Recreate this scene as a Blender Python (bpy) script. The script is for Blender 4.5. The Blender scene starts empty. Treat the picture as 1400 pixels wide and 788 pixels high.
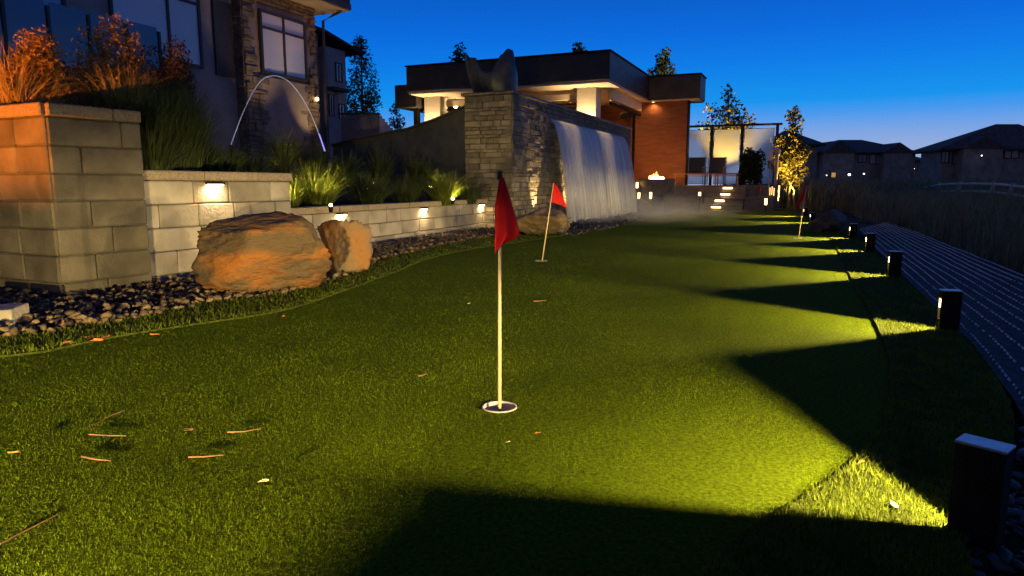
import bpy, math, random
import numpy as np
from mathutils import Vector, Matrix, noise as mnoise
R = random.Random(7)
NR = np.random.default_rng(11)
rad = math.radians
S = bpy.context.scene
COL = S.collection

# ------------------------------------------------------------------ camera
CAM_H, FPX, PITCH = 0.73, 933.0, rad(8.59)
cam = bpy.data.objects.new('camera', bpy.data.cameras.new('camera'))
COL.objects.link(cam)
cam.location = (0, 0, CAM_H)
cam.rotation_euler = (math.pi / 2 - PITCH, 0, 0)
cam.data.lens, cam.data.sensor_width = 24.0, 36.0
cam.data.clip_start, cam.data.clip_end = 0.02, 2000
S.camera = cam
S.view_settings.view_transform = 'Standard'
S.view_settings.look = 'None'
S.view_settings.exposure = 0.0
S.view_settings.gamma = 1.0
S.cycles.use_denoising = True
S.cycles.max_bounces = 6
S.cycles.transparent_max_bounces = 16
S.cycles.sample_clamp_indirect = 3.0
S.cycles.caustics_reflective = False
S.cycles.caustics_refractive = False

def ray(px, py):
    u, v = (px - 700) / FPX, -(py - 394) / FPX
    c, s = math.cos(PITCH), math.sin(PITCH)
    return Vector((u, c + v * s, -s + v * c))
def G(px, py, z=0.0):                      # where a sight line meets the level z
    d = ray(px, py); t = (z - CAM_H) / d.z
    return Vector((d.x * t, d.y * t, z))
def P(px, py, Y):                          # point of a sight line at the depth Y
    d = ray(px, py); t = Y / d.y
    return Vector((d.x * t, Y, CAM_H + d.z * t))

# ------------------------------------------------------------------ sky
W = bpy.data.worlds.new('World'); S.world = W; W.use_nodes = True
nt = W.node_tree; N = nt.nodes; L = nt.links
for n in list(N): N.remove(n)
out = N.new('ShaderNodeOutputWorld'); bg = N.new('ShaderNodeBackground')
tc = N.new('ShaderNodeTexCoord'); sep = N.new('ShaderNodeSeparateXYZ')
L.new(tc.outputs['Generated'], sep.inputs[0])
def ramp(stops):
    r = N.new('ShaderNodeValToRGB'); e = r.color_ramp.elements
    while len(e) > 1: e.remove(e[-1])
    e[0].position, e[0].color = stops[0][0], (*stops[0][1], 1)
    for p, c in stops[1:]:
        k = e.new(p); k.color = (*c, 1)
    return r
west = ramp([(0.0, (.38, .45, .64)), (.045, (.31, .42, .70)), (.070, (.19, .37, .77)), (.093, (.06, .315, .85)), (.110, (.004, .290, .85)), (.16, (.001, .20, .80)), (.20, (.0006, .145, .72)),
             (.26, (.0006, .100, .55)), (.40, (.002, .066, .36)), (.7, (.006, .045, .22)), (1.0, (.008, .04, .17))])
east = ramp([(0.0, (.085, .075, .11)), (.15, (.10, .09, .15)), (.4, (.045, .06, .16)), (1.0, (.006, .035, .17))])
L.new(sep.outputs['Z'], west.inputs[0]); L.new(sep.outputs['Z'], east.inputs[0])
dp = N.new('ShaderNodeVectorMath'); dp.operation = 'DOT_PRODUCT'; dp.inputs[1].default_value = (.45, .89, 0)
L.new(tc.outputs['Generated'], dp.inputs[0])
mr = N.new('ShaderNodeMapRange'); mr.interpolation_type = 'SMOOTHSTEP'
mr.inputs[1].default_value, mr.inputs[2].default_value = -.5, .55
L.new(dp.outputs['Value'], mr.inputs[0])
mx = N.new('ShaderNodeMix'); mx.data_type = 'RGBA'
L.new(mr.outputs[0], mx.inputs[0]); L.new(east.outputs[0], mx.inputs[6]); L.new(west.outputs[0], mx.inputs[7])
sky = N.new('ShaderNodeTexSky'); sky.sky_type = 'NISHITA'; sky.sun_disc = False
sky.sun_elevation, sky.sun_rotation = rad(-3.0), rad(27)
sg = N.new('ShaderNodeMix'); sg.data_type = 'RGBA'; sg.blend_type = 'ADD'; sg.inputs[0].default_value = 1.0
mul = N.new('ShaderNodeMix'); mul.data_type = 'RGBA'; mul.blend_type = 'MULTIPLY'; mul.inputs[0].default_value = 1.0
mul.inputs[7].default_value = (.015, .015, .015, 1)
L.new(sky.outputs[0], mul.inputs[6])
L.new(mx.outputs[2], sg.inputs[6]); L.new(mul.outputs[2], sg.inputs[7])
L.new(sg.outputs[2], bg.inputs[0]); bg.inputs[1].default_value = 1.0
L.new(bg.outputs[0], out.inputs[0])

# last afterglow: a very weak, very wide sun low over the far houses
sn = bpy.data.lights.new('sun', 'SUN'); sn.energy = 0.03; sn.angle = rad(40); sn.color = (.75, .8, 1)
so = bpy.data.objects.new('sun', sn); COL.objects.link(so)
so.rotation_euler = (rad(80), 0, rad(180 - 27))

# ------------------------------------------------------------------ helpers
class MB:
    def __init__(s): s.v = []; s.f = []
    def add(s, vs, fs):
        o = len(s.v); s.v += [tuple(x) for x in vs]; s.f += [tuple(i + o for i in f) for f in fs]
    def box(s, x0, y0, z0, x1, y1, z1, bev=0.0, M=None):
        b = min(bev, (x1 - x0) * .45, (y1 - y0) * .45, (z1 - z0) * .45)
        if b <= 0:
            vs = [Vector((x, y, z)) for x in (x0, x1) for y in (y0, y1) for z in (z0, z1)]
            fs = [(0, 1, 3, 2), (4, 6, 7, 5), (0, 4, 5, 1), (2, 3, 7, 6), (0, 2, 6, 4), (1, 5, 7, 3)]
        else:                                # chamfered box
            vs, fs, idx = [], [], {}
            lo, hi = (x0, y0, z0), (x1, y1, z1)
            for c in range(8):
                sg_ = [(c >> k) & 1 for k in range(3)]
                for ax in range(3):
                    p = []
                    for k in range(3):
                        e = hi[k] if sg_[k] else lo[k]
                        if k != ax: e += -b if sg_[k] else b
                        p.append(e)
                    idx[c, ax] = len(vs); vs.append(Vector(p))
            for ax in range(3):
                a, d = [k for k in range(3) if k != ax]
                for sd in (0, 1):
                    q = [idx[(sd << ax) | (i << a) | (j << d), ax] for i, j in ((0, 0), (1, 0), (1, 1), (0, 1))]
                    fs.append(tuple(q))
            for ax in range(3):
                a, d = [k for k in range(3) if k != ax]
                for i in (0, 1):
                    for j in (0, 1):
                        c0 = (i << a) | (j << d); c1 = c0 | (1 << ax)
                        fs.append((idx[c0, a], idx[c1, a], idx[c1, d], idx[c0, d]))
            for c in range(8): fs.append((idx[c, 0], idx[c, 1], idx[c, 2]))
        if M is not None: vs = [M @ p for p in vs]
        s.add(vs, fs); return s
    def tube(s, pts, r0, r1=None, n=8, cap=True):
        r1 = r0 if r1 is None else r1
        pts = [Vector(p) for p in pts]; o = len(s.v); m = len(pts)
        for i, p in enumerate(pts):
            t = (pts[min(i + 1, m - 1)] - pts[max(i - 1, 0)]).normalized()
            a = t.cross(Vector((0, 0, 1)) if abs(t.z) < .9 else Vector((1, 0, 0))).normalized(); b = t.cross(a)
            r = r0 + (r1 - r0) * i / max(1, m - 1)
            for k in range(n):
                w = 2 * math.pi * k / n
                s.v.append(tuple(p + a * (math.cos(w) * r) + b * (math.sin(w) * r)))
        for i in range(m - 1):
            for k in range(n):
                s.f.append((o + i * n + k, o + i * n + (k + 1) % n, o + (i + 1) * n + (k + 1) % n, o + (i + 1) * n + k))
        if cap:
            s.f.append(tuple(o + k for k in reversed(range(n)))); s.f.append(tuple(o + (m - 1) * n + k for k in range(n)))
        return s
    def lathe(s, prof, n=24, c=(0, 0)):
        o = len(s.v)
        for r, z in prof:
            for k in range(n):
                w = 2 * math.pi * k / n; s.v.append((c[0] + r * math.cos(w), c[1] + r * math.sin(w), z))
        for i in range(len(prof) - 1):
            for k in range(n):
                s.f.append((o + i * n + k, o + i * n + (k + 1) % n, o + (i + 1) * n + (k + 1) % n, o + (i + 1) * n + k))
        return s
    def prism(s, poly, z0, z1):
        n = len(poly)
        vs = [(p[0], p[1], z0) for p in poly] + [(p[0], p[1], z1) for p in poly]
        s.add(vs, [tuple(reversed(range(n))), tuple(range(n, 2 * n))] + [(i, (i + 1) % n, n + (i + 1) % n, n + i) for i in range(n)])
        return s

def mesh_of(name, mb, smooth=False):
    me = bpy.data.meshes.new(name); me.from_pydata([tuple(v) for v in mb.v], [], mb.f)
    me.update()
    import bmesh
    b = bmesh.new(); b.from_mesh(me); bmesh.ops.recalc_face_normals(b, faces=b.faces); b.to_mesh(me); b.free()
    if smooth: me.polygons.foreach_set('use_smooth', [True] * len(me.polygons))
    return me
def link(name, me, mat=None, parent=None):
    o = bpy.data.objects.new(name, me); COL.objects.link(o)
    if mat is not None and me is not None and not me.materials: me.materials.append(mat)
    if parent is not None: o.parent = parent
    return o
def obj(name, mb, mat, parent=None, smooth=False, label=None):
    o = link(name, mesh_of(name, mb, smooth), mat, parent)
    if label: o['label'] = label
    return o
def tag(o, label, cat, group=None):
    o['label'] = label; o['category'] = cat
    if group: o['group'] = group
    return o
def thing(name, label, cat, loc=(0, 0, 0), rz=0.0, group=None):
    o = bpy.data.objects.new(name, None); COL.objects.link(o)
    o.empty_display_size = .1
    o.location = loc; o.rotation_euler = (0, 0, rz)
    return tag(o, label, cat, group)
def kind(o, k): o['kind'] = k; return o
def fast(name, V, F, mat, parent=None, smooth=False):     # numpy triangles
    me = bpy.data.meshes.new(name); nv, nf = len(V), len(F)
    me.vertices.add(nv); me.vertices.foreach_set('co', np.asarray(V, np.float32).ravel())
    me.loops.add(nf * 3); me.loops.foreach_set('vertex_index', np.asarray(F, np.int32).ravel())
    me.polygons.add(nf); me.polygons.foreach_set('loop_start', np.arange(0, nf * 3, 3, dtype=np.int32))
    try: me.polygons.foreach_set('loop_total', np.full(nf, 3, np.int32))
    except Exception: pass
    me.update(calc_edges=True); me.validate()
    if smooth: me.polygons.foreach_set('use_smooth', [True] * nf)
    return link(name, me, mat, parent)

# ------------------------------------------------------------------ materials
def mat(name, col, rough=.7, var=.25, scale=6.0, bump=0.0, bscale=None, rnd=0.0, metal=0.0, col2=None, spec=.5, stretch=(1, 1, 1), trans=0.0, detail=6):
    m = bpy.data.materials.new(name); m.use_nodes = True
    n, l = m.node_tree.nodes, m.node_tree.links
    b = n['Principled BSDF']; b.inputs['Roughness'].default_value = rough; b.inputs['Metallic'].default_value = metal
    b.inputs['Specular IOR Level'].default_value = spec
    t = n.new('ShaderNodeTexCoord'); mp = n.new('ShaderNodeMapping'); mp.inputs['Scale'].default_value = stretch
    l.new(t.outputs['Object'], mp.inputs[0])
    oi = n.new('ShaderNodeObjectInfo')
    ad = n.new('ShaderNodeVectorMath'); ad.operation = 'ADD'
    ml = n.new('ShaderNodeVectorMath'); ml.operation = 'SCALE'; ml.inputs['Scale'].default_value = 17.0
    cx = n.new('ShaderNodeCombineXYZ')
    for k in range(3): l.new(oi.outputs['Random'], cx.inputs[k])
    l.new(cx.outputs[0], ml.inputs[0]); l.new(mp.outputs[0], ad.inputs[0]); l.new(ml.outputs[0], ad.inputs[1])
    nz = n.new('ShaderNodeTexNoise'); nz.inputs['Scale'].default_value = scale; nz.inputs['Detail'].default_value = detail
    l.new(ad.outputs[0], nz.inputs['Vector'])
    r = n.new('ShaderNodeValToRGB'); e = r.color_ramp.elements
    c2 = col2 if col2 else tuple(c * (1 - var) for c in col)
    c1 = col if col2 else tuple(min(1, c * (1 + var)) for c in col)
    e[0].position, e[1].position = .32, .68
    e[0].color, e[1].color = (*c2, 1), (*c1, 1)
    l.new(nz.outputs[0], r.inputs[0]); src = r.outputs[0]
    if rnd:
        hv = n.new('ShaderNodeHueSaturation'); mr_ = n.new('ShaderNodeMapRange')
        mr_.inputs[3].default_value, mr_.inputs[4].default_value = 1 - rnd, 1 + rnd
        l.new(oi.outputs['Random'], mr_.inputs[0]); l.new(mr_.outputs[0], hv.inputs['Value']); l.new(src, hv.inputs['Color']); src = hv.outputs[0]
    l.new(src, b.inputs['Base Color'])
    if bump:
        nb = n.new('ShaderNodeTexNoise'); nb.inputs['Scale'].default_value = bscale or scale * 4; nb.inputs['Detail'].default_value = 5
        l.new(ad.outputs[0], nb.inputs['Vector'])
        bp = n.new('ShaderNodeBump'); bp.inputs['Strength'].default_value = bump; bp.inputs['Distance'].default_value = .02
        l.new(nb.outputs[0], bp.inputs['Height']); l.new(bp.outputs[0], b.inputs['Normal'])
    if trans:
        tr = n.new('ShaderNodeBsdfTranslucent'); ms = n.new('ShaderNodeMixShader'); ms.inputs[0].default_value = trans
        l.new(src, tr.inputs[0]); l.new(b.outputs[0], ms.inputs[1]); l.new(tr.outputs[0], ms.inputs[2])
        l.new(ms.outputs[0], n['Material Output'].inputs[0])
    return m
def emit(name, col, s):
    m = bpy.data.materials.new(name); m.use_nodes = True
    n, l = m.node_tree.nodes, m.node_tree.links
    n.remove(n['Principled BSDF']); e = n.new('ShaderNodeEmission')
    e.inputs[0].default_value = (*col, 1); e.inputs[1].default_value = s
    l.new(e.outputs[0], n['Material Output'].inputs[0]); return m
def glass(name, tint, rough=.05, alpha=.5, mirror=.5):
    m = bpy.data.materials.new(name); m.use_nodes = True
    n, l = m.node_tree.nodes, m.node_tree.links
    b = n['Principled BSDF']; b.inputs['Base Color'].default_value = (*tint, 1)
    b.inputs['Roughness'].default_value = rough; b.inputs['Specular IOR Level'].default_value = mirror
    t = n.new('ShaderNodeBsdfTransparent'); t.inputs[0].default_value = (.8, .85, .9, 1)
    ms = n.new('ShaderNodeMixShader'); ms.inputs[0].default_value = alpha
    l.new(t.outputs[0], ms.inputs[1]); l.new(b.outputs[0], ms.inputs[2]); l.new(ms.outputs[0], n['Material Output'].inputs[0])
    return m

M_turf = mat('turf', (.130, .190, .003), .9, .30, 3, spec=.05, detail=9, trans=.45)
M_turf_base = mat('turf base', (.078, .114, .003), .95, .45, 90, bump=.9, bscale=260, spec=.05)
M_fringe = mat('fringe', (.104, .140, .006), .8, .4, 9, spec=.25, trans=.4)
M_fringe_base = mat('fringe base', (.040, .055, .008), .95, .5, 40, bump=.8, bscale=160, spec=.1)
M_soil = mat('soil', (.022, .018, .013), .95, .5, 18, bump=.8, bscale=60, spec=.1)
M_meadow = mat('meadow', (.08, .08, .05), .95, .5, .8, bump=.6, bscale=12, spec=.05)
M_gravel = mat('pebble', (.19, .135, .085), .8, .6, 9, bump=.4, bscale=60, col2=(.035, .026, .02), detail=2, spec=.25)
M_slate = mat('slate pebble', (.042, .04, .042), .6, .5, 9, bump=.3, bscale=40, detail=1)
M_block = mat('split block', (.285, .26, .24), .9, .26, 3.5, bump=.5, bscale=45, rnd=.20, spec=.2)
M_blockd = mat('shaded block', (.080, .071, .061), .9, .40, 3.5, bump=.4, bscale=55, rnd=.15, spec=.2)  # pillar's dimmer light put into a darker copy of the split block
M_copingd = mat('shaded coping', (.14, .115, .09), .9, .25, 60, bump=.35, bscale=120, rnd=.10, spec=.2)  # darker copy of the coping, the same dim light in its colour
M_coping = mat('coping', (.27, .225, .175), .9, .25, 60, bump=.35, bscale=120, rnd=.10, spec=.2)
M_mortar = mat('backing', (.05, .045, .04), .95, .3, 20)
M_boulder = mat('orange rock', (.22, .082, .015), .75, .3, 3.2, bump=1.0, bscale=22, col2=(.075, .050, .030), spec=.35, stretch=(1, 1, 2.4), detail=9)
M_boulder2 = mat('grey orange rock', (.20, .092, .028), .75, .3, 4.5, bump=1.0, bscale=16, col2=(.13, .10, .075), spec=.35)
for _m, _p in ((M_boulder, (.44, .66)), (M_boulder2, (.40, .62))):
    _e = [q for q in _m.node_tree.nodes if q.type == 'VALTORGB'][0].color_ramp.elements; _e[0].position, _e[1].position = _p
M_boulder3 = mat('brown rock', (.20, .14, .085), .75, .3, 4, bump=.9, bscale=10, col2=(.07, .05, .035))
M_darkrock = mat('dark rock', (.10, .075, .06), .8, .4, 4, bump=.8, bscale=10)
M_ledge = mat('ledge stone', (.175, .155, .135), .85, .35, 7, bump=.5, bscale=40, rnd=.35, spec=.25)
M_cap = mat('cap stone', (.13, .115, .105), .7, .3, 10, bump=.2)
M_plaster = mat('dark plaster', (.048, .055, .068), .85, .25, 5, bump=.2, bscale=40)
M_fascia = mat('fascia', (.052, .047, .045), .55, .3, 3, bump=.1, bscale=60)
M_soffit = mat('soffit', (.72, .62, .50), .8, .08, 2)
M_column = mat('white column', (.78, .72, .62), .7, .06, 3)
M_brown = mat('rust panel', (.21, .066, .024), .6, .22, 3, bump=.25, bscale=50, stretch=(1, 1, 5))
M_floor = mat('terrace paver', (.20, .165, .135), .8, .25, 9, bump=.3, rnd=.15)
M_bronze = mat('bronze', (.012, .010, .009), .6, .3, 30, spec=.12)
M_black = mat('black metal', (.012, .012, .014), .5, .3, 20)
M_wood = mat('warm timber', (.32, .15, .08), .6, .3, 6, stretch=(1, 8, 8))
M_sling = mat('sling fabric', (.13, .095, .085), .85, .2, 90)
M_frame = mat('pale metal', (.45, .38, .34), .4, .1, 5, metal=.3)
M_stucco = mat('stucco', (.27, .235, .235), .95, .15, 2.5, bump=.3, bscale=90)
M_trim = mat('dark trim', (.028, .026, .030), .6, .2, 8)
M_roof = mat('shingle', (.035, .032, .034), .9, .4, 14, bump=.5, bscale=40)
M_hstone = mat('house stone', (.23, .185, .145), .9, .5, 4, bump=.7, bscale=22, col2=(.085, .072, .062))
M_pane = glass('window pane', (.62, .64, .66), .12, .93, .6)
M_farpane = glass('far pane', (.26, .32, .38), .08, .95, .8)
M_rail = glass('tinted balustrade glass', (.16, .19, .24), .12, .86, .6)
M_frost = bpy.data.materials.new('frosted glass'); M_frost.use_nodes = True
_n, _l = M_frost.node_tree.nodes, M_frost.node_tree.links
_rf = _n.new('ShaderNodeBsdfRefraction'); _rf.inputs['Color'].default_value = (.95, .97, .95, 1); _rf.inputs['Roughness'].default_value = .42; _rf.inputs['IOR'].default_value = 1.12
_n['Principled BSDF'].inputs['Base Color'].default_value = (.6, .66, .66, 1); _n['Principled BSDF'].inputs['Roughness'].default_value = .4
_tl = _n.new('ShaderNodeBsdfTranslucent'); _tl.inputs[0].default_value = (.9, .93, .9, 1)
_m0 = _n.new('ShaderNodeMixShader'); _m0.inputs[0].default_value = .6; _l.new(_rf.outputs[0], _m0.inputs[1]); _l.new(_tl.outputs[0], _m0.inputs[2])
_ms = _n.new('ShaderNodeMixShader'); _ms.inputs[0].default_value = .18
_l.new(_m0.outputs[0], _ms.inputs[1]); _l.new(_n['Principled BSDF'].outputs[0], _ms.inputs[2]); _l.new(_ms.outputs[0], _n['Material Output'].inputs[0])
M_far = mat('far siding', (.27, .24, .21), .9, .25, 1.5, bump=.1)
M_farroof = mat('far shingle', (.085, .072, .068), .9, .35, 3)
M_red = mat('red nylon', (.72, .008, .010), .6, .15, 14, trans=.2, spec=.3)
M_pole = mat('fibreglass pole', (.56, .44, .27), .35, .06, 30)
M_white = mat('white plastic', (.80, .74, .68), .45, .05, 20)
M_cup = mat('cup wall', (.50, .42, .40), .5, .05, 20)
M_twig = mat('twig', (.12, .055, .025), .8, .3, 30)
M_deadleaf = mat('dead leaf', (.40, .14, .04), .8, .4, 30)
M_paleleaf = mat('pale leaf', (.62, .50, .36), .8, .2, 30)
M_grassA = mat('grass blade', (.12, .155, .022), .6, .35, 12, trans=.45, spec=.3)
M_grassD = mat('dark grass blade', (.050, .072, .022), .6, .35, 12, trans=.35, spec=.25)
M_straw = mat('straw blade', (.34, .26, .075), .7, .3, 10, trans=.3, spec=.3)
M_reed = mat('reed', (.21, .20, .11), .85, .45, 4, trans=.3, spec=.15)
M_shrubO = mat('rusty leaf', (.30, .20, .030), .7, .5, 9, trans=.35, rnd=0)
M_shrubD = mat('dark leaf', (.085, .065, .020), .7, .5, 9, trans=.3)
M_leaf = mat('green leaf', (.070, .090, .024), .6, .4, 5, trans=.35)
M_leafY = mat('yellowing leaf', (.17, .15, .028), .6, .35, 5, trans=.4)
M_bark = mat('bark', (.085, .065, .05), .9, .4, 12, bump=.5)
M_sculpt = mat('patinated bronze', (.075, .082, .095), .34, .35, 5, metal=.55, bump=.15, bscale=30)
M_mat = mat('dark matting', (.050, .050, .055), .85, .5, 25, bump=.6, bscale=90, spec=.2)
M_rib = mat('pale cord', (.62, .61, .60), .7, .2, 40)
M_rust = mat('weathered timber rail', (.55, .52, .47), .85, .3, 8, stretch=(1, 1, 1), bump=.3)
M_fpost = mat('grey post', (.34, .31, .28), .9, .3, 8, bump=.3)
M_plate = mat('brushed plate', (.42, .44, .48), .35, .12, 60, metal=.6)
E_warm = emit('warm lens', (1, .62, .22), 14)
E_hot = emit('hot lens', (1, .70, .32), 30)
E_step = emit('step lens', (1, .60, .20), 9)
E_rod = emit('rod lens', (1, .60, .20), 2.5)
E_flame = emit('flame', (1, .40, .06), 11)
E_flame2 = emit('flame core', (1, .72, .30), 16)
E_cool = emit('cool lamp', (.85, 1, .92), 6)
E_win = emit('lit window', (1, .50, .18), .5)

def lamp(kind_, loc, power, col=(1, .66, .30), parent=None, radius=.02, aim=None, angle=None, blend=.4, falloff=None, size=None, sx=None):
    d = bpy.data.lights.new('lamp', kind_); d.energy = power; d.color = col
    if kind_ == 'AREA':
        d.shape = 'RECTANGLE'; d.size, d.size_y = size
    else: d.shadow_soft_size = radius
    if kind_ == 'SPOT': d.spot_size = rad(angle); d.spot_blend = blend
    if falloff:
        d.use_nodes = True; n, l = d.node_tree.nodes, d.node_tree.links
        f = n.new('ShaderNodeLightFalloff'); f.inputs['Strength'].default_value = 1.0; f.inputs['Smooth'].default_value = .3
        l.new(f.outputs[falloff], n['Emission'].inputs['Strength'])
    o = bpy.data.objects.new('lamp', d); COL.objects.link(o); o.location = loc
    if aim is not None: o.rotation_euler = Vector(aim).to_track_quat('-Z', 'Y').to_euler()
    if parent: o.parent = parent
    return o

# ------------------------------------------------------------------ ground
def inside(poly, x, y):
    x, y = np.asarray(x), np.asarray(y); c = np.zeros(x.shape, bool); n = len(poly)
    for i in range(n):
        (x0, y0), (x1, y1) = poly[i], poly[(i + 1) % n]
        k = ((y0 > y) != (y1 > y)) & (x < (x1 - x0) * (y - y0) / ((y1 - y0) or 1e-9) + x0); c ^= k
    return c
def smooth_poly(p, it=2):
    for _ in range(it):
        q = []
        for i in range(len(p)):
            a, b = Vector(p[i]), Vector(p[(i + 1) % len(p)])
            q += [tuple(a * .75 + b * .25), tuple(a * .25 + b * .75)]
        p = q
    return p
def sheet(name, poly, z, m, hole=None, ring=None):
    from mathutils.geometry import tessellate_polygon
    loops = [[Vector((p[0], p[1], 0)) for p in poly]]
    if hole: loops.append([Vector((hole[0] + hole[2] * math.cos(-2 * math.pi * k / 28), hole[1] + hole[2] * math.sin(-2 * math.pi * k / 28), 0)) for k in range(28)])
    if ring: loops.append([Vector((p[0], p[1], 0)) for p in reversed(ring)])
    tris = tessellate_polygon(loops)
    mb = MB(); mb.add([(p[0], p[1], z) for lp in loops for p in lp], [tuple(t) for t in tris])
    if ring:                                 # turf edge: a short skirt down to the soil
        o = len(mb.v); q = len(ring); mb.v += [(p[0], p[1], z) for p in ring] + [(p[0], p[1], z - .014) for p in ring]
        mb.f += [(o + i, o + (i + 1) % q, o + q + (i + 1) % q, o + q + i) for i in range(q)]
    me = bpy.data.meshes.new(name); me.from_pydata(mb.v, [], mb.f)
    for f in me.polygons:
        if f.normal.z < -.5: f.flip()
    me.update()
    return link(name, me, m)
def g2(px, py): p = G(px, py); return (p.x, p.y)

big = MB()
n_ = 40
for i in range(n_ + 1):
    for j in range(n_ + 1):
        x = -400 + 800 * i / n_; y = -150 + 900 * j / n_
        big.v.append((x, y, -.12))
for i in range(n_):
    for j in range(n_):
        a = i * (n_ + 1) + j; big.f.append((a, a + n_ + 1, a + n_ + 2, a + 1))
kind(obj('ground', big, M_meadow), 'structure')

green_poly = smooth_poly([(-4.2, -1.2), (-4.4, 2.2), g2(0, 497), g2(150, 462), g2(300, 440), g2(390, 427), g2(470, 399), g2(540, 373), g2(590, 352), g2(660, 338),
    g2(740, 327), g2(830, 314), g2(890, 299), g2(940, 288), g2(1020, 285.5), g2(1090, 290), g2(1104, 297), g2(1112, 308), g2(1135, 326), g2(1150, 352),
    g2(1168, 392), g2(1196, 440), g2(1216, 490), g2(1219, 545), g2(1185, 622), g2(1095, 690), g2(1000, 735), (.2, .95), (-.3, .25), (-1.2, -.25), (-1.6, -1.2)], 2)
fringe_poly = smooth_poly([(-6.0, -1.6), (-5.6, 2.4), g2(-60, 470), g2(60, 458), g2(180, 436), g2(290, 412), g2(400, 400), g2(490, 372), g2(515, 356), g2(590, 338), g2(668, 324),
    g2(760, 321), g2(850, 309), g2(905, 294), g2(930, 285), g2(1040, 282.5), g2(1125, 289), g2(1130, 300), g2(1150, 310), g2(1180, 332), g2(1204, 352), g2(1240, 386), g2(1325, 470),
    g2(1378, 540), g2(1390, 600), g2(1360, 680), g2(1300, 788), (.75, .6), (1.2, -1.6)], 1)
CUP = (*g2(683, 557), .0545)
kind(sheet('lawn_soil', fringe_poly, -.006, M_soil, CUP), 'structure')
kind(sheet('lawn_fringe', fringe_poly, .010, M_fringe_base, None, green_poly), 'structure')
kind(sheet('putting_green', green_poly, 0.0, M_turf_base, CUP), 'structure')

def blades(name, n, dmin, dmax, test, h, hv, w0, m, lean=.6, zb=-.004):
    d = np.exp(NR.uniform(math.log(dmin), math.log(dmax), n)); th = NR.uniform(-.86, .86, n)
    x, y = d * np.sin(th), d * np.cos(th)
    k = test(x, y); d, x, y = d[k], x[k], y[k]; n = len(x)
    H = h * (1 + hv * NR.uniform(-1, 1, n)); a = NR.uniform(0, 2 * math.pi, n)
    w = w0 * (np.maximum(d, 1.0) / 1.5) ** .8
    ln = H * lean * NR.uniform(0, 1.3, n); b = a + NR.normal(1.57, .5, n)
    dx, dy = np.cos(a) * w * .5, np.sin(a) * w * .5
    tip = np.stack([x + np.cos(b) * ln, y + np.sin(b) * ln, H + zb], 1)
    z = np.full(n, zb)
    V = np.stack([np.stack([x - dx, y - dy, z], 1), np.stack([x + dx, y + dy, z], 1), tip], 1).reshape(-1, 3)
    F = np.arange(3 * n).reshape(-1, 3)
    return kind(fast(name, V, F, m), 'stuff')
gp = [tuple(p)[:2] for p in green_poly]; fp = [tuple(p)[:2] for p in fringe_poly]
blades('green_grass', 1000000, .85, 16, lambda x, y: inside(gp, x, y), .0072, .45, .0016, M_turf)
blades('fringe_grass', 480000, .85, 18, lambda x, y: inside(fp, x, y) & ~inside(gp, x, y), .016, .45, .0026, M_fringe, zb=.008)

# ------------------------------------------------------------------ the rotated frame that all the masonry shares
ANG = rad(-23.57); UX, UY = .3999, .9166
OX, OY = 0.0, 11.5
def FR(a, b, z=0): return Vector((OX + UX * a - UY * b, OY + UY * a + UX * b, z))   # a along the water wall, b to its left

# ------------------------------------------------------------------ block walls
def block_wall(root, p0, p1, ztop, zbot, rows_h, depth, cope_h, seed, over=.03, cope=True, batter=0.0, mb_=None, mc_=None):
    mb_, mc_ = mb_ or M_block, mc_ or M_coping
    rr = random.Random(seed); p0, p1 = Vector(p0), Vector(p1)
    d = (p1 - p0); Ln = d.length; d.normalize(); ang = math.atan2(d.y, d.x)
    nrm = Vector((d.y, -d.x, 0))                       # outward (right of the direction)
    cache = {}
    def piece(name, s0, s1, z0, z1, m, out_, dp):
        key = (name, round(s1 - s0, 2), round(z1 - z0, 3))
        if key not in cache:
            b = MB(); l = (s1 - s0); b.box(.003, 0, .003, l - .003, dp, (z1 - z0) - .003, .009)
            cache[key] = mesh_of(name, b); cache[key].materials.append(m)
        o = link(name, cache[key], m, root); q = p0 + d * s0 + nrm * out_
        o.location = (q.x - root.location.x, q.y - root.location.y, z0 - root.location.z); o.rotation_euler = (rr.uniform(-.004, .004), 0, ang + rr.uniform(-.004, .004))
    z = ztop
    if cope:
        s = 0.0
        while s < Ln - .01:
            l = min(rr.choice((.42, .5, .58)), Ln - s)
            if Ln - s - l < .15: l = Ln - s
            piece('coping_stone', s, s + l, ztop - cope_h, ztop, mc_, over + rr.uniform(0, .002), depth + over); s += l
        z = ztop - cope_h
    k = 0
    while z > zbot:
        s = 0.0; z0 = z - rows_h; first = True
        while s < Ln - .01:
            l = rr.choice((.3, .36, .42, .48, .54)) * (.55 if first and k % 2 else 1); first = False
            l = min(l, Ln - s)
            if Ln - s - l < .14: l = Ln - s
            piece('block', s, s + l, z0, z, mb_, rr.uniform(-.002, .004) - batter * k * -1, depth); s += l
        z = z0; k += 1
    b = MB(); q0 = p0 - nrm * .02 + d * .01; q1 = p1 - nrm * .02 - d * .01
    poly = [q0, q1, q1 - nrm * (depth - .03), q0 - nrm * (depth - .03)]
    b.prism([(q.x - root.location.x, q.y - root.location.y) for q in poly], zbot - .1 - root.location.z, ztop - .02 - root.location.z)
    obj('core', b, M_mortar, root)

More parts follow.
